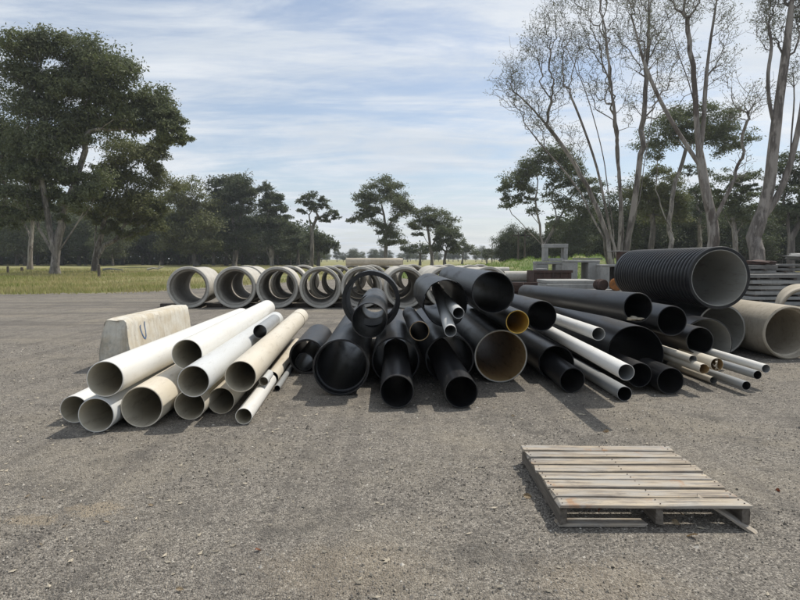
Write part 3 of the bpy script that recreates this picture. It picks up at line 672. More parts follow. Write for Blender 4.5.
# bare multi-stemmed tree and the near trunks at the right
def crom(tl, k):
    g = lambda i: np.array(tl[min(max(i, 0), len(tl)-1)][:2], float); p0, p1, p2, p3 = g(k-1), g(k), g(k+1), g(k+2); out = []
    for t in (1/3, 2/3, 1.0): out.append(tuple(0.5*((2*p1)+(p2-p0)*t+(2*p0-5*p1+4*p2-p3)*t*t+(3*p1-p0-3*p2+p3)*t**3)))
    return out
def bare_tree(name, u, Y, stems, targets, label, group, leafmat, barkmat, rbase, nleaf, leaf, w=0.45, rtip=0.013, maxlen=0.9, wob=.11, spread=0.35, expo=1.75, mult=12, fork=False):
    b = W(u, 262, Y); b.z = 0.0; s = Y/FPX
    seeds = [np.zeros(3)]; spar = [-1]
    for si, tl in enumerate(stems):
        prev = 0; dy = random.uniform(-1, 1)*(0.25 if fork else 1)
        a = W(tl[0][0], tl[0][1], Y)-b
        if fork and si:
            ds = [math.hypot(q[0]-a.x, q[2]-a.z) for q in seeds]; prev = int(np.argmin(ds)); dy0 = seeds[prev][1]
        tl = [tl[0]]+[q for k in range(len(tl)-1) for q in crom(tl, k)]
        for i, p in enumerate(tl):
            a = W(p[0], p[1], Y)-b; seeds.append(np.array((a.x, (dy0 if fork and si else 0)+dy*(i+1)*0.16, a.z))); spar.append(prev); prev = len(seeds)-1
    pts = []; tips = []
    for (pu, pv, pr, n) in targets:
        a = W(pu, pv, Y)-b; r = pr*s
        for _ in range(n):
            q = np.array((a.x, 0, a.z))+sph(1)[0]*r*random.uniform(.3, 1)*np.array((1, 1.3, 1)); pts.append(q)
            od = q-np.array((0, 0, q[2]*0.45)); od = od/np.linalg.norm(od)+np.array((0, 0, .35)); tw = q+od[None]*RNG.uniform(0.1, 1.0, (mult, 1))*spread*3.4+RNG.normal(0, spread*0.75, (mult, 3)); pts += list(tw); tips.append(tw); tips.append(q[None])
    P, par = prim(seeds, spar, pts, w); P, par = refine(P, par, maxlen, wob)
    t = empty(name, b); tag(t, label, 'tree', group)
    link('trunk', wood_mesh('trunk', P, par, rtip, expo, rbase, 1.2), barkmat, t)
    tp = np.concatenate(tips); wt = RNG.random(len(tp))**3; wt /= wt.sum()
    C = tp[RNG.choice(len(tp), nleaf, p=wt)]+RNG.normal(0, spread*0.42, (nleaf, 3))
    link('crown', leaf_mesh('crown', C, np.zeros((nleaf, 3)), leaf, aspect=.33, up=0.1, droop=.8), leafmat, t)
bare_tree('bare_tree', 618, 40,
    [[(604, 238), (590, 212), (583, 196), (566, 172), (545, 148), (525, 122)], [(610, 235), (602, 205), (592, 170), (578, 135), (562, 102), (542, 72)],
     [(619, 235), (617, 200), (612, 160), (605, 110), (596, 55), (586, 0)],
     [(623, 235), (624, 200), (623, 160), (622, 110), (618, 50), (612, -10)], [(628, 238), (633, 205), (637, 170), (641, 120), (644, 60), (645, 0)],
     [(632, 236), (643, 200), (651, 160), (660, 120), (668, 75), (675, 30)], [(608, 238), (596, 205), (578, 168), (556, 135), (534, 108), (518, 92)],
     [(613, 236), (606, 200), (598, 160), (586, 122), (572, 88), (552, 50)],
     
     [(607, 240), (594, 220), (586, 206), (577, 200), (566, 196)]],
    [(512, 103, 12, 16), (522, 82, 12, 18), (540, 62, 16, 26), (535, 112, 16, 22), (548, 40, 12, 16), (560, 22, 14, 22), (572, 60, 20, 34), (565, 95, 18, 26), (548, 135, 15, 16), (585, 10, 18, 30), (590, 50, 18, 30),
     (612, 0, 20, 34), (612, 50, 20, 30), (640, 10, 20, 34), (640, 60, 20, 28), (668, 20, 18, 28), (672, 65, 16, 20), (660, 100, 16, 16), (600, 95, 20, 20), (590, -30, 25, 24), (630, -35, 28, 28), (668, -25, 22, 22), (565, -10, 18, 16), (575, 150, 14, 8), (630, 110, 20, 14), (688, 85, 12, 10)],
    'bare multi stemmed tree fanning out with sparse dry leaves behind the concrete blocks', None, M['leaf_dry'], M['bark_grey'], 0.21, 20000, 0.13, w=0.27, spread=.36, rtip=.014)
bare_tree('bare_tree', 714, 34,
    [[(714, 240), (712, 218), (707, 195), (702, 165), (698, 130), (696, 90), (691, 40), (684, -20)], [(701, 152), (704, 125), (706, 90), (710, 50), (716, 10), (722, -30)],
     [(702, 168), (690, 150), (672, 122), (656, 92), (643, 60), (632, 20)], [(712, 225), (720, 207), (730, 184)], [(697, 110), (690, 80), (678, 45), (668, 5)]],
    [(692, 20, 14, 16), (712, 0, 16, 20), (724, 30, 12, 14), (676, 0, 14, 16), (650, 35, 14, 16), (632, 5, 14, 16), (664, 60, 12, 10), (720, 70, 10, 8), (698, -35, 22, 20), (728, 85, 12, 8), (645, -25, 18, 14), (740, 115, 14, 12), (756, 108, 10, 8), (735, 180, 10, 5)],
    'single pale trunk rising behind the big corrugated pipe with thin forked limbs', None, M['leaf_dry'], M['bark_pale'], 0.33, 6000, 0.12, w=0.33, spread=.32, fork=True)
bare_tree('bare_tree', 750, 32,
    [[(753, 238), (761, 212), (767, 185), (770, 150), (774, 110), (780, 60), (785, 10), (789, -30)], [(759, 222), (773, 200), (783, 175), (790, 145), (796, 108), (799, 60), (801, 10)],
     [(775, 198), (788, 180), (804, 158), (820, 130)], [(770, 125), (765, 100), (764, 75), (767, 50), (764, 30)], [(786, 165), (788, 135), (791, 100), (790, 70)]],
    [(772, 5, 12, 22), (788, 0, 14, 24), (765, 25, 10, 14), (800, 15, 14, 22), (770, 45, 8, 10), (790, 35, 12, 14), (815, 40, 16, 20), (780, -30, 22, 26), (810, -20, 20, 22), (790, 80, 8, 6), (825, 90, 14, 14)],
    'cluster of leaning pale trunks at the right edge behind the slab stacks', None, M['leaf_dry'], M['bark_grey'], 0.40, 11000, 0.12, w=0.35, spread=.30, fork=True)

# ------------------------------------------------------------------ pipes
def lathe(name, prof, mats_idx, nseg=56, oval=0.0, bow=0.0, noise=0.0, ragged=0.0, L=1.0, seed=0):
    """closed profile of (y, r) turned about the local Y axis; returns a mesh."""
    rr = random.Random(seed); ph = [rr.uniform(0, 6.28) for _ in range(6)]
    V = []; F = []; MI = []; n = len(prof)
    for j, (y, r) in enumerate(prof):
        for k in range(nseg):
            a = 2*math.pi*k/nseg
            q = r*(1+oval*math.cos(2*a+ph[0]))+noise*(math.sin(3*a+ph[1]+y*2.1)+math.sin(5*a+ph[2]-y*3.3))*0.5
            yy = y
            if ragged and y < 0.16: yy = y+ragged*(0.55*math.sin(a*2+ph[3])+0.3*math.sin(a*5+ph[4])+0.25*math.sin(a*11+ph[5])+0.25*rr.uniform(-1, 1) if j % 1 == 0 else 0)*(1-y/0.16)
            zb = bow*math.sin(math.pi*min(max(y/L, 0), 1))
            V.append((q*math.cos(a), yy, q*math.sin(a)+zb))
    for j in range(n):
        j2 = (j+1) % n
        for k in range(nseg):
            k2 = (k+1) % nseg
            F.append((j*nseg+k, j*nseg+k2, j2*nseg+k2, j2*nseg+k)); MI.append(mats_idx[j])
    me = np_mesh(name, V, F, True, MI); me.set_sharp_from_angle(angle=rad(38)); return me
def tube_profile(r, wall, L, bell=None, far_bell=None, nmid=8, chamfer=0.003):
    ri = r-wall; ch = min(chamfer, wall*0.3); o = []; mi = []
    def add(y, q, m_): o.append((y, q)); mi.append(m_)
    if bell:
        bl, br = bell
        add(0, r+br-ch, 0); add(ch, r+br, 0); add(bl, r+br, 0); add(bl+br*1.6, r, 0)
    else: add(0, r-ch, 0); add(ch, r, 0)
    for i in range(1, nmid): 
        y = L*i/nmid
        if bell and y < bell[0]*2: continue
        add(y, r, 0)
    add(L-ch, r, 0); add(L, r-ch, 0); add(L, ri+ch, 1); add(L-ch, ri, 1)
    for i in range(nmid-1, 0, -1):
        y = L*i/nmid
        if bell and y < bell[0]*2: continue
        add(y, ri, 1)
    if bell: add(bell[0]*0.85+0.012, ri, 1); add(bell[0]*0.85, ri+bell[1], 1); add(ch, ri+bell[1], 1); add(0, ri+bell[1]+ch, 0)
    else: add(ch, ri, 1); add(0, ri+ch, 0)
    mi[-1] = 2
    return o, mi
PIPES = []
def orient(front, vpx=None, dz=0.0, d=None):
    if d is None: d = Vector(((vpx-400)/FPX, 1.0, dz))
    d = d.normalized(); yaw = math.atan2(-d.x, d.y); pit = math.asin(d.z)
    return Euler((pit, 0, yaw), 'XYZ')
def pipe(name, label, group, u, v, r, L, vpx, Y=None, wall=None, dz=0.0, mat='black', bore=None, rim=None, cat='pipe', bell=None, oval=0.008, bow=0.0, noise=0.0, ragged=0.0, nseg=56, ground=False, z=None, nest=False, roll=0):
    """v is the lowest point of the rim when the pipe lies on the ground, otherwise the middle of its opening."""
    wall = wall or r*0.06
    top = r+(bell[1] if bell else 0)
    if ground: Y = ground_Y(v); p = W(u, 300, Y); p.z = top
    else:
        p = W(u, v, Y)
        if z is not None: p.z = z
    prof, mi = tube_profile(r, wall, L, bell)
    me = lathe(name, prof, mi, nseg, oval, bow, noise, ragged, L, seed=len(PIPES)+3)
    mm = [M[mat], M[bore or mat], M[rim or mat]]
    e = orient(p, vpx, dz)
    o = link(name, me, mm, None, p, e); tag(o, label, cat, group)
    PIPES.append((label, p.copy(), e.to_matrix() @ Vector((0, 1, 0)), L, r, wall, nest, o))
    return o
GW = 'white and cream plastic pipes stacked at the left'
pipe('plastic_pipe', 'small cream plastic pipe at the far left of the pale stack, half behind another', GW, 70, 423, 0.135, 3.4, 364, ground=True, mat='pvc_white', bore='bore_dusty')
pipe('plastic_pipe', 'grey white plastic pipe on the ground with the mouth reaching furthest forward', GW, 92, 432.5, 0.162, 5.2, 358, ground=True, mat='pvc_pale', bore='bore_dusty')
pipe('plastic_pipe', 'widest pale plastic pipe, yellowish and dusty, on the ground in the middle', GW, 138.5, 427.5, 0.197, 5.8, 358, ground=True, mat='pvc_cream', bore='bore_dusty', rim='pvc_cream')
pipe('plastic_pipe', 'long bright cream pipe lying on top beside the concrete barrier block', GW, 105, 379, 0.168, 6.0, 368, Y=5.5, mat='pvc_white', bore='bore_dusty', z=0.49)
pipe('plastic_pipe', 'bright white pipe topmost in the middle of the pale stack', GW, 187, 357.5, 0.16, 6.0, 352, Y=6.25, z=0.60, mat='pvc_white', bore='bore_dusty')
pipe('plastic_pipe', 'dirty cream pipe on the ground beneath the clean white grey pipe', GW, 187, 420, 0.150, 5.6, 358, ground=True, mat='pvc_cream', bore='bore_dusty')
pipe('plastic_pipe', 'clean pale grey white pipe in the second layer with a dark round mouth', GW, 193.5, 384, 0.150, 5.8, 356, Y=5.6, z=0.447, mat='pvc_pale', bore='bore_dusty')
pipe('plastic_pipe', 'dusty pipe half hidden in shadow under the right end of the pale stack', GW, 219, 414, 0.138, 5.4, 359, ground=True, mat='pvc_cream', bore='bore_dusty')
pipe('plastic_pipe', 'cream pipe with a jointed collar at its far end, right side of the pale stack', GW, 240.5, 376.5, 0.155, 6.2, 358, Y=5.85, mat='pvc_cream', bore='bore_dusty')
pipe('plastic_pipe', 'short grey offcut lying in the groove on top of the pale stack', GW, 260, 331.5, 0.092, 1.5, 352, Y=8.0, mat='pvc_grey', bore='black')
pipe('plastic_pipe', 'slim short cream pipe lying alone furthest right in front of the pale stack', GW, 241.5, 424.5, 0.080, 1.75, 358, ground=True, mat='pvc_white', bore='bore_dusty')
pipe('plastic_pipe', 'tiny grey offcut resting on the slim cream pipe', GW, 263.5, 381.5, 0.052, 0.45, 352, Y=6.7, mat='pvc_pale', bore='bore_dusty', nest=True)
pipe('plastic_pipe', 'thin cream pipe behind the slim short pipe at the right of the pale stack', GW, 270.5, 384.5, 0.085, 3.2, 358, ground=True, mat='pvc_cream', bore='black')
pipe('plastic_pipe', 'very thin grey pipe on the gravel along the right side of the pale stack', GW, 276, 391, 0.035, 2.8, 362, ground=True, mat='pvc_grey', bore='black')

GB2 = 'black plastic pipes heaped in the middle'
pipe('black_pipe', 'short dusty black pipe between the pale stack and the black heap', GB2, 306, 374, 0.245, 1.9, 372, ground=True, mat='black_dusty', bore='black', wall=0.03)
pipe('black_pipe', 'narrow black pipe pushed inside the short dusty black pipe', GB2, 304.5, 358, 0.128, 1.5, 372, Y=8.3, mat='black_dusty', bore='black', wall=0.012, nest=True, z=0.165)
pipe('black_pipe', 'large black pipe with a wide dark mouth at the left front of the heap', GB2, 340.5, 395.5, 0.315, 5.0, 384, ground=True, mat='black_dusty', bore='black', wall=0.022, bell=(0.16, 0.018))
pipe('black_pipe', 'large black pipe on the ground holding a smaller pipe that sticks out', GB2, 395.5, 384, 0.305, 4.5, 393, ground=True, mat='black_dusty', bore='black', wall=0.022)
pipe('black_pipe', 'smaller black pipe sticking out low and straight towards the viewer below the ring', GB2, 397, 408.5, 0.182, 2.6, 393, ground=True, mat='black_dusty', bore='black', wall=0.012, nest=True, dz=0.018)
pipe('black_pipe', 'large black pipe in shadow with a ribbed pipe sticking out of it', GB2, 450, 383, 0.315, 4.5, 386, ground=True, mat='black', wall=0.022)
pipe('black_pipe', 'faintly ribbed black pipe sticking out at the front right of the middle heap', GB2, 462, 408.5, 0.178, 2.8, 384, ground=True, mat='black_dusty', bore='black', wall=0.012, nest=True, dz=0.019, noise=0.0)
pipe('black_pipe', 'large pipe with a pale rim and brownish bore low in the heap', GB2, 501.5, 382.5, 0.345, 4.5, 398, ground=True, mat='black', bore='bore_tan', rim='rim_grey', wall=0.022)
pipe('pipe_ring', 'big thin black ring standing open on top of the heap', GB2, 371, 300.5, 0.395, 0.80, 392, Y=8.05, mat='black', wall=0.058, cat='pipe ring', nest=True)
pipe('black_pipe', 'black pipe resting in front of the big ring and open right through', GB2, 369.5, 320.5, 0.205, 2.6, 388, Y=6.85, mat='black_dusty', bore='black', wall=0.010, nest=True, dz=-0.012)
pipe('black_pipe', 'black pipe lying in the groove behind the big ring', GB2, 372, 303, 0.24, 2.0, 390, Y=9.6, z=0.80, mat='black', wall=0.014)
pipe('black_pipe', 'slim black pipe with a yellowish rim just right of the ring', GB2, 419.5, 331, 0.110, 3.2, 388, Y=6.6, mat='black_dusty', bore='black', rim='bore_tan', wall=0.010, dz=-0.03)
pipe('black_pipe', 'black pipe with torn open end holding two thin grey pipes', GB2, 446, 303, 0.268, 3.0, 389, Y=6.95, mat='black', wall=0.012, ragged=0.10, oval=0.03)
pipe('plastic_pipe', 'lower of two thin grey white pipes poking out of the torn black pipe', 'thin pale pipes inside the torn black pipe', 450.5, 331, 0.067, 2.2, 393, Y=6.5, mat='pvc_pale', bore='pvc_grey', dz=0.17, nest=True)
pipe('plastic_pipe', 'upper of two thin grey white pipes poking out of the torn black pipe', 'thin pale pipes inside the torn black pipe', 458.5, 313, 0.064, 2.3, 392, Y=6.6, mat='pvc_pale', bore='pvc_grey', dz=0.03, nest=True)
pipe('black_pipe', 'large smooth black pipe topmost in the heap with deep dark mouth', GB2, 493, 292.5, 0.252, 5.0, 391, Y=7.05, mat='black', rim='black_dusty', wall=0.014, bell=None)
pipe('black_pipe', 'slim black pipe with bright yellow bore above the pale rimmed pipe', GB2, 517.5, 322, 0.143, 4.0, 397, Y=7.2, mat='black', bore='bore_yellow', rim='bore_yellow', wall=0.012)
pipe('black_pipe', 'medium black pipe just right of the topmost black pipe', GB2, 541.5, 316, 0.192, 4.5, 392, Y=7.5, mat='black_dusty', bore='black', wall=0.012, dz=-0.01)

GR2 = 'black plastic pipes heaped on the right'
pipe('black_pipe', 'long dusty black pipe on top of the right heap with dirt in its mouth', GR2, 638, 307.5, 0.168, 6.0, 398, Y=6.8, mat='black_dusty', bore='black', wall=0.012, dz=-0.028)
pipe('black_pipe', 'very wide thin walled black pipe under the long dusty one', GR2, 637, 382.5, 0.370, 5.0, 396, ground=True, mat='black', bore='black', wall=0.012, oval=0.02)
pipe('black_pipe', 'black pipe nested low inside the very wide thin walled pipe', GR2, 640, 365, 0.150, 3.0, 396, Y=7.15, mat='black_dusty', bore='black', wall=0.01, nest=True, z=0.205)
pipe('black_pipe', 'short stubby black pipe on the ground under the long white pipe', GR2, 574, 393, 0.152, 3.0, 398, ground=True, mat='black_dusty', bore='black', wall=0.012, oval=0.02, dz=0.02, nest=True)
pipe('black_pipe', 'black pipe in deep shadow behind the stubby one', GR2, 557.5, 381, 0.235, 4.0, 398, ground=True, mat='black', wall=0.014)
pipe('black_pipe', 'black pipe with open mouth under the left side of the corrugated pipe', GR2, 672, 321, 0.195, 4.5, 397, Y=7.7, mat='black', wall=0.013)
pipe('black_pipe', 'black pipe with a lit top edge in front of the grey lined pipe', GR2, 700, 341, 0.182, 4.0, 398, Y=7.8, mat='black_dusty', bore='black', wall=0.013)
pipe('black_pipe', 'black pipe lying lowest on the ground at the foot of the right heap', GR2, 673, 394.5, 0.160, 0.72, 398, ground=True, mat='black', wall=0.012)
pipe('black_pipe', 'wide pipe with grey lining beneath the corrugated pipe', GR2, 708, 369.5, 0.375, 3.6, 398, ground=True, mat='black', bore='bore_grey', wall=0.02)
pipe('black_pipe', 'wide ribbed pipe with shadowed grey lining directly under the mouth of the corrugated pipe', GR2, 722, 354.5, 0.42, 3.2, 398, ground=True, mat='black', bore='bore_grey', rim='bore_grey', wall=0.03)
pipe('plastic_pipe', 'long white pipe sloping across the front of the right heap', 'loose white pipes on the right heap', 626.3, 372.3, 0.080, 4.8, 395, Y=5.72, mat='pvc_white', bore='pvc_grey', dz=0.018)
pipe('plastic_pipe', 'shorter white pipe lying higher up between black pipes', 'loose white pipes on the right heap', 598.5, 334, 0.078, 3.2, 390, Y=7.0, mat='pvc_white', bore='pvc_grey')
pipe('plastic_pipe', 'grey pipe on the gravel beneath the long white pipe', 'loose white pipes on the right heap', 627, 401, 0.083, 3.4, 396, ground=True, mat='pvc_grey', bore='black')

GS = 'thin pipes spilling on the gravel at the right'
pipe('thin_pipe', 'uppermost short pale thin pipe in the small bundle', GS, 693, 359.4, 0.050, 1.4, 400, Y=7.2, mat='pvc_cream', bore='pvc_grey')
pipe('thin_pipe', 'short stained thin pipe with ragged mouth in the middle of the small bundle', GS, 704, 369, 0.060, 1.1, 398, Y=7.0, mat='pvc_cream', bore='bore_tan', ragged=0.02)
pipe('thin_pipe', 'short thick cream pipe stuffed with scraps in the small bundle', GS, 717, 364.5, 0.080, 0.9, 400, Y=7.3, mat='pvc_cream', bore='bore_tan')
pipe('thin_pipe', 'lowest cream thin pipe end on the left of the small bundle', GS, 716.5, 384, 0.048, 1.2, 390, ground=True, mat='pvc_cream', bore='pvc_grey')
pipe('thin_pipe', 'grey thin pipe nearest the viewer reaching out over the gravel', GS, 746.4, 385.6, 0.052, 2.4, 385, Y=7.0, mat='pvc_grey', bore='black', dz=0.0)
pipe('thin_pipe', 'thin dull grey pipe directly beneath the longest white one', GS, 757.6, 375, 0.052, 2.4, 385, Y=7.2, mat='pvc_grey', bore='black', dz=0.0)
pipe('thin_pipe', 'longest white thin pipe on top of the small bundle pointing right', GS, 766, 368.6, 0.053, 2.9, 386, Y=7.3, mat='pvc_white', bore='pvc_grey', dz=0.01)

# collar near the far end of the jointed cream pipe
jp = [p for p in PIPES if 'jointed collar' in p[0]][0]
prof, mi = tube_profile(0.164, 0.008, 0.10)
link('collar', lathe('collar', prof, [0]*len(mi), 48), M['pvc_cream'], jp[7], (0, 5.35, 0))
# dirt lump in the long dusty pipe, scraps in the stuffed one
def lump(name, loc, s, mat, label, cat, seed=1, sub=3, amp=0.35):
    bm = bmesh.new(); bmesh.ops.create_icosphere(bm, subdivisions=sub, radius=1); rr = random.Random(seed); ph = [rr.uniform(0, 6) for _ in range(6)]
    for v in bm.verts:
        c = v.co.copy(); k = 1+amp*(math.sin(c.x*3+ph[0])*math.sin(c.y*4+ph[1])+0.5*math.sin(c.z*7+ph[2]+c.x*5)+0.3*rr.uniform(-1, 1)*0.6)
        v.co = Vector((c.x*s[0], c.y*s[1], c.z*s[2]))*k
    me = bpy.data.meshes.new(name); bm.to_mesh(me); bm.free()
    for p in me.polygons: p.use_smooth = True
    return tag(link(name, me, mat, None, loc), label, cat)
lp = [p for p in PIPES if 'dirt in its mouth' in p[0]][0]
lump('dried_mud', lp[1]+Vector((-0.03, 0.03, -0.128)), (0.085, 0.07, 0.022), M['mud'], 'pale dried mud in the mouth of the long dusty black pipe', 'mud', 4)
sp_ = [p for p in PIPES if 'stuffed with scraps' in p[0]][0]
for k in range(4):
    bm = bmesh.new(); bmesh.ops.create_grid(bm, x_segments=4, y_segments=1, size=0.5)
    for v in bm.verts: v.co = Vector((v.co.x*0.11, v.co.y*0.02, 0.010*math.sin(v.co.x*5+k)))
    bmesh.ops.solidify(bm, geom=bm.faces[:], thickness=0.003)
    me = bpy.data.meshes.new('scrap_strip'); bm.to_mesh(me); bm.free()
    tag(link('scrap_strip', me, M['pvc_cream'], None, sp_[1]+Vector((0.0, 0.02, -0.035+k*0.024)), (0.3, 0.9+k*0.7, 0.4*k)), 'torn pale strip jammed in the short thick cream pipe', 'plastic strip', 'torn strips in the short thick cream pipe')

# big corrugated pipe: ribbed shell and pale liner
def corrugated():
    p = W(719.5, 278, 9.4); R_, L = 0.487, 3.25; pitch_ = L/27
    e = orient(p, 396, 0.0)
    t = empty('corrugated_pipe', p, e); tag(t, 'very large black ribbed pipe with pale grey inside on top of the right heap', 'pipe')
    o = [(0, R_-0.045), (0, R_-0.002), (0.012, R_+0.004), (pitch_*0.55, R_+0.004)]
    for k in range(27):
        y = pitch_*(k+0.55)
        if k == 26: break
        o += [(y+pitch_*0.10, R_-0.040), (y+pitch_*0.38, R_-0.040), (y+pitch_*0.48, R_-0.006), (y+pitch_*0.56, R_), (y+pitch_*0.90, R_), (y+pitch_, R_-0.006)]
    o += [(L, R_-0.002), (L, R_-0.045)]
    me = lathe('shell', o, [0]*len(o), 80, 0.006, L=L, seed=5)
    sh = link('shell', me, M['black'], t)
    o2 = [(0.004, R_-0.047)]; n = 54
    for k in range(1, n): o2.append((L*k/n, R_-0.047-0.003*(k % 2)))
    o2 += [(L-0.004, R_-0.047), (L-0.004, R_-0.056)]
    for k in range(n-1, 0, -1): o2.append((L*k/n, R_-0.056-0.004*(k % 2)))
    o2.append((0.004, R_-0.056))
    link('liner', lathe('liner', o2, [0]*len(o2), 80, 0.006, L=L, seed=5), M['bore_grey'], t)
    PIPES.append(('corrugated', p.copy(), e.to_matrix() @ Vector((0, 1, 0)), L, R_, 0.05, False, t))
corrugated()

# ------------------------------------------------------------------ concrete pipes
def conc_mesh(name, r, wall, L, seed, socket=True):
    ri = r-wall; b = 0.02
    if socket and r > 0.6:
        rb = r*0.93; ri = r*0.765
        o = [(0, r-b), (b, r), (0.24, r), (0.42, rb), (0.5*L, rb), (L-0.12, rb), (L-0.10, rb-0.03), (L-b, rb-0.03), (L, rb-0.03-b), (L, ri+b), (L-b, ri)]
        for k in (0.75, 0.5, 0.25): o.append((L*k, ri))
        o += [(0.165, ri), (0.15, ri+0.01), (0.135, r*0.85), (0.012, r*0.86), (0, r*0.875)]
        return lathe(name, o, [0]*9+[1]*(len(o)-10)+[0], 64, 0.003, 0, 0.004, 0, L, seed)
    o = [(0, r-b), (b, r), (0.5*L, r), (L-0.12, r), (L-0.10, r-wall*0.45), (L-b, r-wall*0.45), (L, r-wall*0.45-b), (L, ri+b), (L-b, ri)]
    for k in (0.75, 0.5, 0.25): o.append((L*k, ri))
    if socket: o += [(0.135, ri), (0.115, ri+wall*0.42), (0.012, ri+wall*0.46), (0, ri+wall*0.5)]
    else: o += [(b, ri), (0, ri+b)]
    return lathe(name, o, [0]*len(o), 64, 0.003, 0, 0.004, 0, L, seed)
cpm = [conc_mesh('concrete_pipe', 0.68, 0.105, 2.6, s) for s in (1, 2, 3)]
GC = 'big concrete pipes lined up across the yard'
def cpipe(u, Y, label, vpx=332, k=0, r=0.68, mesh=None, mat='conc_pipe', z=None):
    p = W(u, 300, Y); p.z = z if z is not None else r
    o = link('concrete_pipe', mesh or cpm[k % 3], [M[mat], M['conc_bore_shade']], None, p, orient(p, vpx)); o.rotation_euler.rotate_axis('Y', random.uniform(0, 6.28)); o.rotation_euler.z += random.uniform(-.012, .012); tag(o, label, 'pipe', GC)
    PIPES.append((label, p.copy(), o.rotation_euler.to_matrix() @ Vector((0, 1, 0)), 2.45, r, 0.1, False, o)); return o
front = [(188.5, 'leftmost concrete pipe of the front row, daylight tan ground seen through it'), (235, 'second concrete pipe from the left in the front row'), (277.5, 'third concrete pipe from the left in the front row, another pipe seen through it'),
         (320.5, 'fourth concrete pipe in the front row, just left of the black ring'), (362, 'concrete pipe in the front row seen behind the big black ring'), (405, 'concrete pipe in the front row showing between the ring and the torn black pipe')]
for i, (u, lb) in enumerate(front): cpipe(u, 19.5-0.05*(i % 2), lb, k=i)
for i, (u, lb) in enumerate([(447, 'front row concrete pipe hidden mostly by the torn black pipe'), (489, 'front row concrete pipe behind the topmost black pipe')]): cpipe(u, 19.5, lb, k=i)
second = [(247, 'concrete pipe in the second row behind the second front one'), (289, 'concrete pipe in the second row behind the third front one'), (328, 'concrete pipe in the second row behind the fourth front one'),
          (366, 'concrete pipe in the second row behind the ring'), (403, 'concrete pipe of the second row left of the torn black pipe'), (441, 'concrete pipe of the second row above the torn black pipe')]
for i, (u, lb) in enumerate(second): cpipe(u, 22.3+0.05*(i % 3), lb, k=i+1)
third = [(303, 'concrete pipe in the back row over the third front one, only its top showing'), (338, 'concrete pipe in the back row right of the fourth front one'), (372, 'concrete pipe in the back row beneath the long beam'), (405, 'concrete pipe in the back row with its top above the ring'),
         (438, 'concrete pipe in the back row with its dark mouth above the torn black pipe'), (471, 'concrete pipe in the back row peeping over the topmost black pipe')]
for i, (u, lb) in enumerate(third): cpipe(u, 25.1+0.05*(i % 2), lb, k=i+2)
for i, (u, lb) in enumerate([(352, 'concrete pipe in the farthest row left of the crosswise one'), (383, 'concrete pipe in the farthest row beneath the crosswise one'), (413, 'concrete pipe in the farthest row, pale top above the torn black pipe'), (449, 'pale concrete pipe in the farthest row above the topmost black pipe'), (480, 'concrete pipe at the right end of the farthest row')]): cpipe(u, 28.0+0.05*(i % 2), lb, k=i)
# slimmer long pipe lying crosswise on the back row
sm = conc_mesh('concrete_pipe', 0.17, 0.03, 2.5, 9, False)
p = W(346, 263.5, 26.3); p.z = 1.32+0.155
o = link('concrete_pipe', sm, M['conc_tan'], None, p, (0, 0, rad(-90))); tag(o, 'slim tan concrete pipe lying crosswise on the back row of concrete pipes', 'pipe')
# large tan pipes at the right edge
big = conc_mesh('concrete_pipe', 0.43, 0.065, 2.4, 12, True)
p = W(792, 300, ground_Y(359.5)); p.z = 0.43
o = link('concrete_pipe', big, M['conc_tan'], None, p, orient(p, 402)); tag(o, 'tan concrete pipe with dark mouth cut by the right edge of the photo', 'pipe', 'tan concrete pipes at the right edge')
PIPES.append(('tan1', p.copy(), o.rotation_euler.to_matrix() @ Vector((0, 1, 0)), 2.4, .43, .06, False, o))
big2 = conc_mesh('concrete_pipe', 0.50, 0.07, 2.4, 13, True)
p = W(808, 300, 12.6); p.z = 0.50
o = link('concrete_pipe', big2, M['conc_tan'], None, p, orient(p, 745)); tag(o, 'tan concrete pipe lying behind the one cut by the right edge', 'pipe', 'tan concrete pipes at the right edge')
# timber bearers under the front row
def box_mesh(name, sx, sy, sz, bev=0.006, seg=1, jit=0.0, seed=0, cuts=0):
    bm = bmesh.new(); bmesh.ops.create_cube(bm, size=1)
    if cuts: bmesh.ops.subdivide_edges(bm, edges=bm.edges[:], cuts=cuts, use_grid_fill=True)
    for v in bm.verts: v.co = Vector((v.co.x*sx, v.co.y*sy, v.co.z*sz))
    if bev:
        sh = [e for e in bm.edges if e.calc_face_angle(0) > 1.0]
        bmesh.ops.bevel(bm, geom=sh, offset=bev, segments=seg, affect='EDGES', profile=0.6)
    rr = random.Random(seed)
    if jit:
        for v in bm.verts: v.co += Vector((rr.uniform(-1, 1), rr.uniform(-1, 1), rr.uniform(-1, 1)))*jit
    me = bpy.data.meshes.new(name); bm.to_mesh(me); bm.free(); return me
bl = box_mesh('timber_wedge', 0.5, 0.14, 0.11, 0.01)
for i, (u, _) in enumerate(front[:6]):
    p = W(u-10, 300, 20.1)
    tag(link('timber_wedge', bl, M['timber_pole'], None, (p.x-0.35, 20.1, 0.055), (0, 0, rad(5+i*3))), 'dark timber wedge tucked beside a front row concrete pipe', 'wedge', 'timber wedges under the front row of concrete pipes')

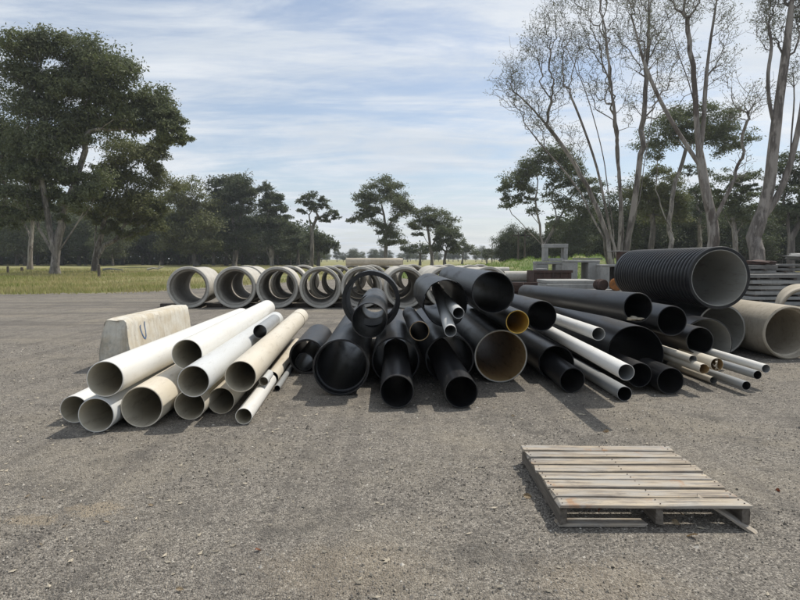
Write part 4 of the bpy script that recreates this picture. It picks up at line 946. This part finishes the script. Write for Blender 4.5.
# ------------------------------------------------------------------ concrete barrier block
def barrier():
    t = empty('barrier_block', (-4.10, 8.55, 0), (0, 0, rad(1.5))); tag(t, 'weathered concrete barrier block with a broken dark end and blue spray mark', 'barrier')
    prof = [(-0.235, 0), (-0.225, 0.2), (-0.165, 0.69), (-0.13, 0.735), (0.13, 0.735), (0.165, 0.69), (0.225, 0.2), (0.235, 0)]
    L = 2.75; ny = 60; V = []; rr = random.Random(3)
    # denser profile
    pp = []
    for a, b in zip(prof, prof[1:]+prof[:1]):
        n = max(1, int(math.hypot(a[0]-b[0], a[1]-b[1])/0.045))
        for k in range(n): pp.append((a[0]+(b[0]-a[0])*k/n, a[1]+(b[1]-a[1])*k/n))
    n = len(pp)
    for j in range(ny+1):
        y = L*j/ny
        for (x, z) in pp:
            d = 0
            if y < 0.22 and z > 0.38: # broken top front corner
                k = (1-y/0.22)*(z-0.38)/0.36; d = 0.075*k*(0.75+0.25*math.sin(x*31+z*19))
            nz = 0.0012*math.sin(x*37+y*3+z*23)+rr.uniform(-.002, .002)
            V.append((x*(1-d*0.9)+nz, y+(d*1.1 if j == 0 else 0)+nz, z*(1-d*0.55)+(nz if z > 0.01 else 0)))
    F = [(j*n+i, j*n+(i+1) % n, (j+1)*n+(i+1) % n, (j+1)*n+i) for j in range(ny) for i in range(n)]
    bm = bmesh.new(); vs = [bm.verts.new(v) for v in V]
    for f in F: bm.faces.new([vs[i] for i in f])
    bm.faces.new([vs[i] for i in range(n)][::-1]); bm.faces.new([vs[ny*n+i] for i in range(n)])
    bmesh.ops.recalc_face_normals(bm, faces=bm.faces[:])
    me = bpy.data.meshes.new('block'); bm.to_mesh(me); bm.free()
    for p in me.polygons: p.use_smooth = True
    me.set_sharp_from_angle(angle=rad(32)); link('block', me, M['barrier'], t)
    # faded sprayed arc on the sunny face: a thin ribbon that follows the slope
    def xs(z): return 0.225-(z-0.20)*(0.06/0.49)-0.008
    pts = [(0.50, 0.60), (0.47, 0.585), (0.475, 0.53), (0.51, 0.46), (0.56, 0.40), (0.61, 0.385), (0.64, 0.42), (0.645, 0.50), (0.64, 0.585), (0.66, 0.64)]
    V = []; F = []; w = 0.012
    for i, (y, z) in enumerate(pts):
        a = pts[max(i-1, 0)]; b = pts[min(i+1, len(pts)-1)]; dy, dz = b[0]-a[0], b[1]-a[1]; l = math.hypot(dy, dz); ny_, nz_ = -dz/l, dy/l
        for sgn in (-1, 1): V.append((xs(z+nz_*w*sgn)+0.014, y+ny_*w*sgn, z+nz_*w*sgn))
    F = [(2*i, 2*i+1, 2*i+3, 2*i+2) for i in range(len(pts)-1)]
    link('spray_mark', np_mesh('spray_mark', V, F), M['paint_blue'], t)
barrier()

# ------------------------------------------------------------------ pallet
def pallet():
    x0, x1, y0, y1 = 0.955, 2.085, 3.47, 4.62; H = 0.140
    t = empty('pallet', ((x0+x1)/2, (y0+y1)/2, 0), (0, 0, rad(-0.4))); tag(t, 'weathered grey timber pallet lying on the gravel with eight top boards', 'pallet')
    Wd, D = x1-x0, y1-y0; rr = random.Random(5)
    def board(name, L, wd, th, loc, mat, rot=(0, 0, 0), seed=0, warp=0.004, ragged=0.012, alongx=True):
        n = 26; V = []; F = []; r2 = random.Random(seed); ph = [r2.uniform(0, 6) for _ in range(4)]
        prof = [(-.5, -.5), (-.5, .34), (-.47, .5), (.47, .5), (.5, .34), (.5, -.5)]
        for j in range(n+1):
            s = j/n-0.5
            for (a, b) in prof:
                y = a*wd*(1+0.012*math.sin(s*7+ph[0])+0.006*math.sin(s*31+ph[3])); z = b*th+warp*0.5*math.sin(s*4+ph[1])+warp*0.2*math.sin(s*11+ph[2]); x = s*L
                if j in (0, n): x += ragged*r2.uniform(-1, 1)
                V.append((x, y, z) if alongx else (y, x, z))
        k = len(prof)
        bm = bmesh.new(); vs = [bm.verts.new(v) for v in V]
        for j in range(n):
            for i in range(k): bm.faces.new([vs[j*k+i], vs[j*k+(i+1) % k], vs[(j+1)*k+(i+1) % k], vs[(j+1)*k+i]])
        bm.faces.new([vs[i] for i in range(k)]); bm.faces.new([vs[n*k+i] for i in range(k)])
        bmesh.ops.recalc_face_normals(bm, faces=bm.faces[:])
        me = bpy.data.meshes.new(name); bm.to_mesh(me); bm.free()
        return link(name, me, mat, t, loc, rot)
    gap = 0.033; wd = (D-gap*7)/8
    nail = box_mesh('nail', 0.007, 0.007, 0.003, 0)
    for i in range(8):
        y = -D/2+wd/2+i*(wd+gap)
        b = board('top_board', Wd+rr.uniform(-.012, .012), wd*rr.uniform(.95, 1.03), 0.018, (rr.uniform(-.006, .006), y, H-0.010+rr.uniform(-.002, .002)), M['wood'], (0, rr.uniform(-.003, .003), rr.uniform(-.006, .006)), seed=i+20)
        if i == 0: tag(b, 'grey splintered front board')
        for x in (-Wd/2+0.022, 0.03, Wd/2-0.025):
            for q in (-0.26, 0.26): link('nail', nail, M['rust'], b, (x+rr.uniform(-.006, .006), q*wd+rr.uniform(-.008, .008), 0.0112))
    for x in (-Wd/2+0.022, 0.0+0.03, Wd/2-0.025):
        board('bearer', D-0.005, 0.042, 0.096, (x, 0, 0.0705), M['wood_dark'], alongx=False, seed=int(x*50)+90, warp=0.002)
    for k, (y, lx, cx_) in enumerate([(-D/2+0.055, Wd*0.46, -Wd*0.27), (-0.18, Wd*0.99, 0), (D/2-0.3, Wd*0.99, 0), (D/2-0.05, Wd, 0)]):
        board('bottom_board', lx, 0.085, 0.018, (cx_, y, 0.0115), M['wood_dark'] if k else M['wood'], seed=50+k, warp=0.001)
    board('broken_slat', 0.34, 0.055, 0.016, (Wd/2-0.11, -D/2+0.06, 0.062), M['wood'], (0, rad(24), rad(-40)), seed=77, warp=0.003, ragged=0.03)
pallet()

def dry_leaf(loc, s, mat, label, rot, name='dry_leaf', cat='leaf', group=None, long=1.9):
    n = 8; V = []; F = []
    for i in range(n+1):
        t_ = i/n; w = math.sin(math.pi*min(1, t_*1.04+0.02))**0.8*0.5; x = (t_-0.5)*long
        for j in (-1, 0, 1): V.append((x*s, j*w*s, (0.20*abs(j)+0.22*math.sin(t_*3.1+1))*s))
    for i in range(n):
        for j in range(2): a = i*3+j; F.append((a, a+1, a+4, a+3))
    bm = bmesh.new(); vs = [bm.verts.new(v) for v in V]
    for f in F: bm.faces.new([vs[i] for i in f])
    bmesh.ops.solidify(bm, geom=bm.faces[:], thickness=0.0012)
    me = bpy.data.meshes.new(name); bm.to_mesh(me); bm.free()
    return tag(link(name, me, mat, None, loc, rot), label, cat, group)
def G(u, v, z=0.004): p = W(u, v, ground_Y(v)); p.z = z; return p
dry_leaf(G(258, 551), 0.024, M['leaf_brown'], 'reddish brown curled leaf on the gravel in the centre foreground', (0.1, 0.1, 0.5), long=1.5)
for i, (u, v, z, lb) in enumerate([(668, 513, 0.026, 'tan dry leaf inside the pallet near the middle bearer'), (682, 519, 0.026, 'curled dry leaf inside the pallet right of the middle bearer'),
                                (692, 537, .006, 'pale dry leaf on the gravel in front of the pallet'), (600, 514, 0.026, 'small dry leaf inside the left opening of the pallet'), (676, 526, .02, 'dry leaf poking from under the front edge of the pallet'),
                                (527, 497, .006, 'tan dry leaf in the shade left of the pallet'), (777, 491, .006, 'pale curled leaf on the gravel right of the pallet'), (606, 432, .006, 'pale scrap of bark on the gravel left of the small bundle')]):
    p = G(u, v, z); dry_leaf(p, 0.026+0.006*(i % 3), M['leaf_tan' if i % 3 else 'leaf_brown'], lb, (0.2*i, 0.15, i*1.3), long=1.6+0.3*(i % 2))
for i, (u, v) in enumerate([(107, 523), (43, 498), (28, 497), (151, 506), (81, 441), (65, 527), (180, 590), (40, 545), (494, 408), (513, 416)]):
    dry_leaf(G(u, v), 0.020, M['leaf_tan'], 'small pale leaf scrap lying on the open gravel', (0.1*i, 0, i*2.1), name='leaf_scrap', group='pale leaf scraps on the open gravel', long=1.9)

# ------------------------------------------------------------------ precast yard in the back
def wbox(name, x0, x1, y0, y1, z0, z1, mat, parent=None, label=None, cat=None, group=None, bev=0.015, rz=0, jit=0.004, seed=0):
    me = box_mesh(name, x1-x0, y1-y0, z1-z0, bev, 1, jit, seed)
    loc = ((x0+x1)/2, (y0+y1)/2, (z0+z1)/2)
    if parent is None: return tag(link(name, me, mat, None, loc, (0, 0, rz)), label, cat, group)
    return link(name, me, mat, parent, Vector(loc)-parent.location, (0, 0, rz))
def culvert(u0, u1, vt, zb, Y, depth, th, label, mat='conc_grey', legs=True, group='precast concrete units in the back yard', floor_=True):
    a = W(u0, vt, Y); b = W(u1, vt, Y); x0, x1, zt = a.x, b.x, a.z
    t = empty('precast_unit', ((x0+x1)/2, Y, zb)); tag(t, label, 'concrete unit', group)
    wbox('wall', x0, x0+th, Y, Y+depth, zb, zt-th, M[mat], t, seed=1); wbox('wall', x1-th, x1, Y, Y+depth, zb, zt-th, M[mat], t, seed=2)
    wbox('lintel', x0-0.012, x1+0.012, Y-0.012, Y+depth+0.012, zt-th+0.002, zt, M[mat], t, seed=3)
    if floor_: wbox('base', x0+th+.002, x1-th-.002, Y+0.01, Y+depth-.01, zb, zb+th*0.8, M[mat], t, seed=4)
    return t
culvert(544.5, 568, 243.8, 1.505, 26.0, 0.5, 0.17, 'upright concrete frame standing tallest on top of a lower block')
def unit(Y, depth, vt, spans, label, lint=0.12, back=None, mat='conc_grey', sill=0.0):
    xs = [(W(a, vt, Y).x, W(b, vt, Y).x) for a, b in spans]; zt = W(400, vt, Y).z; x0, x1 = xs[0][0], xs[-1][1]
    t = empty('precast_unit', ((x0+x1)/2, Y, 0)); tag(t, label, 'concrete unit', 'precast concrete units in the back yard')
    for k, (a, b) in enumerate(xs): wbox('wall', a, b, Y, Y+depth, 0, zt-lint-0.002, M[mat], t, seed=k, bev=.02)
    wbox('lintel', x0-.01, x1+.01, Y-.012, Y+depth+.012, zt-lint, zt, M[mat], t, seed=9, bev=.02)
    for (a, b), (c, d) in zip(xs, xs[1:]):
        if sill: wbox('sill', b+.003, c-.003, Y+.03, Y+depth-.03, 0, sill, M[mat], t, seed=4)
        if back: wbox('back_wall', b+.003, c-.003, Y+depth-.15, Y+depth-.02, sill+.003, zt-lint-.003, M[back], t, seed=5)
unit(26.0, 0.7, 261.5, [(536.5, 548.5), (556, 563.5), (567, 569.5)], 'low concrete unit with a small window carrying the tall frame', sill=1.05)
unit(24.6, 1.0, 260.0, [(568.5, 578), (588.5, 600)], 'light concrete box unit with an upright opening beside the tall frame', lint=.10, sill=.7)
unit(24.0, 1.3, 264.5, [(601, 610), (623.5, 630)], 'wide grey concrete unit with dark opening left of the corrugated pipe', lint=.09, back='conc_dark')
wbox('concrete_slab', 7.30, 8.30, 24.65, 25.5, 1.575, 1.64, M['conc_dark'], None, 'thin dark slab laid over the light box unit', 'slab')
# rusty steel bin
def bin_(u0, u1, vt, Y, depth, label):
    a = W(u0, vt, Y); b = W(u1, vt, Y); x0, x1, zt = a.x, b.x, a.z; t = empty('steel_bin', ((x0+x1)/2, Y, 0)); tag(t, label, 'steel bin')
    th = 0.03
    for nm, q in (('panel', (x0, x1, Y, Y+th, .08, zt)), ('panel', (x0, x1, Y+depth-th, Y+depth, .08, zt)), ('panel', (x0, x0+th, Y+th+.002, Y+depth-th-.002, .08, zt)), ('panel', (x1-th, x1, Y+th+.002, Y+depth-th-.002, .08, zt))): wbox(nm, *q, M['rust'], t, bev=.004)
    for k in range(5):
        x = x0+0.02+(x1-x0-0.1)*k/4; wbox('rib', x, x+0.06, Y-0.045, Y-0.002, .1, zt-0.07, M['rust'], t, bev=.004)
    wbox('rim', x0-.04, x1+.04, Y-.05, Y-.002, zt-.062, zt+.03, M['rust'], t, bev=.004); wbox('floor_panel', x0+.04, x1-.04, Y+.04, Y+depth-.04, .08, .11, M['rust'], t, bev=.002)
bin_(534.5, 571.5, 271.0, 21.5, 1.3, 'rusty dark red steel bin in front of the tall concrete frame')
def slab(u0, u1, vt, vb, Y, depth, mat, label, cat='slab', group=None, name='concrete_slab', rz=0):
    a = W(u0, vt, Y); b = W(u1, vb, Y); return wbox(name, a.x, b.x, Y, Y+depth, b.z, a.z, M[mat], None, label, cat, group, rz=rz, seed=int(u0+vt))
GSL = 'concrete slabs stacked behind the long dusty pipe'
s1 = slab(546, 598, 280.3, 283.6, 17.6, 1.2, 'conc_grey', 'upper pale slab behind the long dusty black pipe', group=GSL)
z = s1.location.z-0.055
slab(547, 602, 284.0, 290.5, 17.5, 1.2, 'conc_grey', 'lower pale thicker slab behind the long dusty black pipe', group=GSL)
zz = W(547, 290.9, 17.5).z
wbox('concrete_block', 4.45, 5.0, 17.55, 18.6, 0, zz, M['conc_dark'], None, 'left supporting block under the pale slabs', 'concrete block', 'supporting blocks under the pale slabs')
wbox('concrete_block', 5.2, 5.8, 17.55, 18.6, 0, zz, M['conc_dark'], None, 'right supporting block under the pale slabs', 'concrete block', 'supporting blocks under the pale slabs')
for k, (u, v) in enumerate([(574, 287), (590, 287)]): pass
def drum(u, v, Y, r, h, mat, label, lying=True, rz=0.3, z=None):
    n = 40; o = [(0, 0.001), (0, r-.01), (0.01, r), (h*.32, r), (h*.34, r+.012), (h*.36, r), (h*.64, r), (h*.66, r+.012), (h*.68, r), (h-.01, r), (h, r-.01), (h, r-.02), (h-.02, r-.022), (h-.02, 0.001)]
    me = lathe('drum', o[::-1], [0]*len(o), n, .02, noise=.004, L=h); p = W(u, v, Y); p.z = z if z is not None else p.z
    return tag(link('drum', me, M[mat], None, p, (0 if lying else rad(90), 0, rz)), label, 'drum')
drum(604, 283, 16.6, 0.15, 0.30, 'rust', 'dark rusty drum lying beside the pale slabs', z=0.885)
drum(616.5, 285.5, 16.3, 0.17, 0.5, 'rust_orange', 'orange rusty drum lying left of the corrugated pipe', rz=-.3, z=0.905)
wbox('concrete_block', 5.25, 6.6, 16.1, 17.3, 0, 0.735, M['conc_dark'], None, 'dark block under the two rusty drums', 'concrete block')
drum(622.5, 263.5, 24.3, 0.24, 0.46, 'rust', 'rusty drum standing on top of the wide grey concrete unit', lying=False, z=1.42)
wbox('steel_plate', 8.6, 9.5, 24.1, 25.0, 1.885, 1.93, M['conc_dark'], None, 'thin dark plate lying on the upright rusty drum', 'plate')
# long pale pipes lying sideways left of the bin
def side_pipe(u0, u1, vc, Y, r, mat, label, z=None):
    a = W(u0, vc, Y); b = W(u1, vc, Y); L = b.x-a.x; prof, mi = tube_profile(r, r*.12, L)
    if z is not None: a.z = z
    o = link('concrete_pipe', lathe('concrete_pipe', prof, [0]*len(mi), 32, L=L), M[mat], None, a, (0, 0, rad(-90))); return tag(o, label, 'pipe', 'long pale pipes lying sideways by the mound')
side_pipe(470, 509, 270.5, 24.0, 0.13, 'conc_pipe', 'upper long pale pipe lying sideways above the topmost black pipe', z=1.15)
side_pipe(504, 537, 276.5, 23.0, 0.20, 'conc_pipe', 'lower pale pipe lying sideways left of the rusty bin', z=.94)
wbox('concrete_block', 2.9, 3.5, 23.5, 24.4, 0, 1.02, M['conc_dark'], None, 'dark block propping the upper sideways pipe', 'concrete block')
wbox('concrete_block', 4.2, 5.1, 22.75, 23.3, 0, 0.735, M['conc_dark'], None, 'dark block propping the lower sideways pipe', 'concrete block')
wbox('concrete_block', 5.15, 5.5, 22.4, 22.9, 0.0, 1.25, M['conc_grey'], None, 'small pale block next to the rusty bin', 'concrete block')
for k in range(9):
    a = W(510+k*3.2, 284+(k % 3)*3, 19.5+0.15*k); L = 0.9+0.2*(k % 4)
    wbox('steel_beam', a.x-L/2, a.x+L/2, a.y, a.y+0.10, a.z-0.05, a.z+0.05, M['rust'], None, 'rusty steel section in the dark scrap pile left of the slabs', 'steel beam', 'rusty steel sections in the scrap pile', rz=rad(-25+k*9), bev=.004)
for k in range(5):
    wbox('steel_beam', 3.5+0.05*k, 5.0-0.04*k, 19.6+.12*k, 19.9+.12*k, 0.0+0.16*k, 0.155+0.16*k, M['rust'], None, 'heavy rusty beam at the bottom of the scrap pile', 'steel beam', 'heavy rusty beams under the scrap pile', rz=rad(-4+3*k), bev=.006)

# stacks of slabs at the right edge
GK = 'stacked kerb slabs at the right edge of the yard'
rr = random.Random(11)
def slab_stack(x, y, n, L, D, th, rzb, who, mats=('conc_grey', 'conc_dark', 'conc_grey')):
    z = 0.0
    for k in range(n):
        t_ = th*rr.uniform(.75, 1.25); l = L*rr.uniform(.85, 1.08)
        lab = ('bottom' if k == 0 else 'topmost' if k == n-1 else ['second', 'third', 'fourth', 'fifth', 'sixth', 'seventh', 'eighth'][min(k-1, 6)]+' from the ground')+' slab of the '+who
        xx = x+rr.uniform(-.14, .14); yy = y+rr.uniform(-.08, .08)
        wbox('concrete_slab', xx-l/2, xx+l/2, yy-D/2, yy+D/2, z, z+t_, M[rr.choice(mats)], None, lab, 'slab', GK, bev=.012, rz=rad(rzb+rr.uniform(-3, 3)), jit=.008, seed=k)
        z += t_+0.004
        if k < n-1:      # timber gluts keep a dark gap between slabs
            for s_ in (-.33, .33):
                wbox('timber_glut', xx+s_*l-.05, xx+s_*l+.05, yy-D/2+.03, yy+D/2-.03, z, z+.06, M['timber_pole'], None, 'small dark timber spacer between slabs in the '+who, 'spacer', 'timber spacers between the slabs', bev=.004)
            z += .064
slab_stack(13.0, 21.0, 6, 2.2, 0.9, 0.13, 3, 'long stack nearest the corrugated pipe')
slab_stack(15.6, 20.6, 6, 2.4, 0.9, 0.14, -4, 'long stack cut by the right edge')
slab_stack(13.6, 24.0, 7, 2.6, 1.0, 0.13, 6, 'rear stack below the leaning trunks', ('conc_dark', 'conc_grey', 'conc_dark'))
slab_stack(17.0, 25.2, 8, 3.0, 1.0, 0.12, -5, 'rear stack at the far right', ('conc_dark', 'conc_grey', 'conc_dark'))
lump('rubble_bag', Vector((16.9, 25.2, 1.70)), (0.9, 0.4, 0.12), M['conc_grey'], 'pale crumpled heap on top of the rear stack at the far right', 'rubble', 7)
lump('rubble_bag', Vector((14.3, 24.0, 1.45)), (0.55, 0.35, 0.10), M['rust'], 'reddish brown heap on top of the rear stack below the trunks', 'rubble', 8)

# ------------------------------------------------------------------ meadow: posts, logs, poles
def post(u, v, h, r, label, mat='timber_pole'):
    p = G(u, v, -0.05); n = 10; V = []
    bm = bmesh.new(); bmesh.ops.create_cone(bm, cap_ends=True, segments=10, radius1=r, radius2=r*.9, depth=h)
    for q in bm.verts: q.co.z += h/2
    me = bpy.data.meshes.new('fence_post'); bm.to_mesh(me); bm.free()
    tag(link('fence_post', me, M[mat], None, p, (0.02, 0.03, 0)), label, 'post')
post(99, 277, 1.15, 0.13, 'short dark wooden post in front of the lower spreading gum')
post(8, 273, 0.8, 0.14, 'short dark stump at the left edge of the meadow')
post(22, 271, 0.55, 0.2, 'low dark stump beside the white straight trunk')
def log(pts, r, label):
    P = [Vector(p) for p in pts]; V = []; F = []; s = 7
    for i, p in enumerate(P):
        d = (P[min(i+1, len(P)-1)]-P[max(i-1, 0)]).normalized(); u = d.cross(Vector((0, 0, 1))).normalized(); v = u.cross(d); q = r*(1-0.55*i/(len(P)-1))
        for k in range(s): a = 6.283*k/s; V.append(p+u*math.cos(a)*q+v*math.sin(a)*q)
    for i in range(len(P)-1):
        for k in range(s): F.append((i*s+k, i*s+(k+1) % s, (i+1)*s+(k+1) % s, (i+1)*s+k))
    tag(link('fallen_log', np_mesh('fallen_log', [tuple(v) for v in V], F, True), M['deadwood']), label, 'log')
p = G(103, 271, 0.18); log([p, p+Vector((.8, .1, .12)), p+Vector((1.6, 0, .05)), p+Vector((2.6, .2, -.05))], 0.16, 'bleached fallen log in the grass right of the dark post')
p = G(147, 271, 0.18); log([p, p+Vector((.8, .1, .2)), p+Vector((1.5, 0, .12)), p+Vector((2.2, .2, .4))], 0.14, 'bleached fallen branch in the grass left of the concrete pipes')
p = G(158, 271, 0.15); log([p, p+Vector((.2, .1, .6)), p+Vector((.3, 0, 1.1))], 0.08, 'bleached snag rising from the fallen branch')
def pole(u, Y, vt, label, arm=True):
    p = W(u, 262, Y); p.z = 0; h = W(u, vt, Y).z; t = empty('power_pole', p); tag(t, label, 'power pole', 'distant power poles')
    bm = bmesh.new(); bmesh.ops.create_cone(bm, cap_ends=True, segments=8, radius1=.17, radius2=.11, depth=h)
    for q in bm.verts: q.co.z += h/2
    me = bpy.data.meshes.new('shaft'); bm.to_mesh(me); bm.free(); link('shaft', me, M['timber_pole'], t)
    if arm: link('crossarm', box_mesh('crossarm', 2.0, .14, .14, 0), M['timber_pole'], t, (0, -.18, h-.6))
pole(492, 170, 243, 'distant power pole standing alone right of the small shrub tree')
pole(518, 100, 232, 'left power pole of the pair by the thin trees', )
pole(524.5, 100, 232, 'right power pole of the pair by the thin trees')

# ------------------------------------------------------------------ thin air haze
def air():
    me = box_mesh('haze', 1500, 760, 62, 0); B = NB('air'); B.N.remove(B.b)
    v = B.N.new('ShaderNodeVolumePrincipled'); v.inputs['Color'].default_value = (0.86, 0.92, 1, 1); v.inputs['Density'].default_value = 0.0003; v.inputs['Anisotropy'].default_value = 0.2
    B.L.new(v.outputs[0], B.out.inputs['Volume'])
    tag(link('haze', me, B.m, None, (0, 340, 29)), kind='stuff')
air()
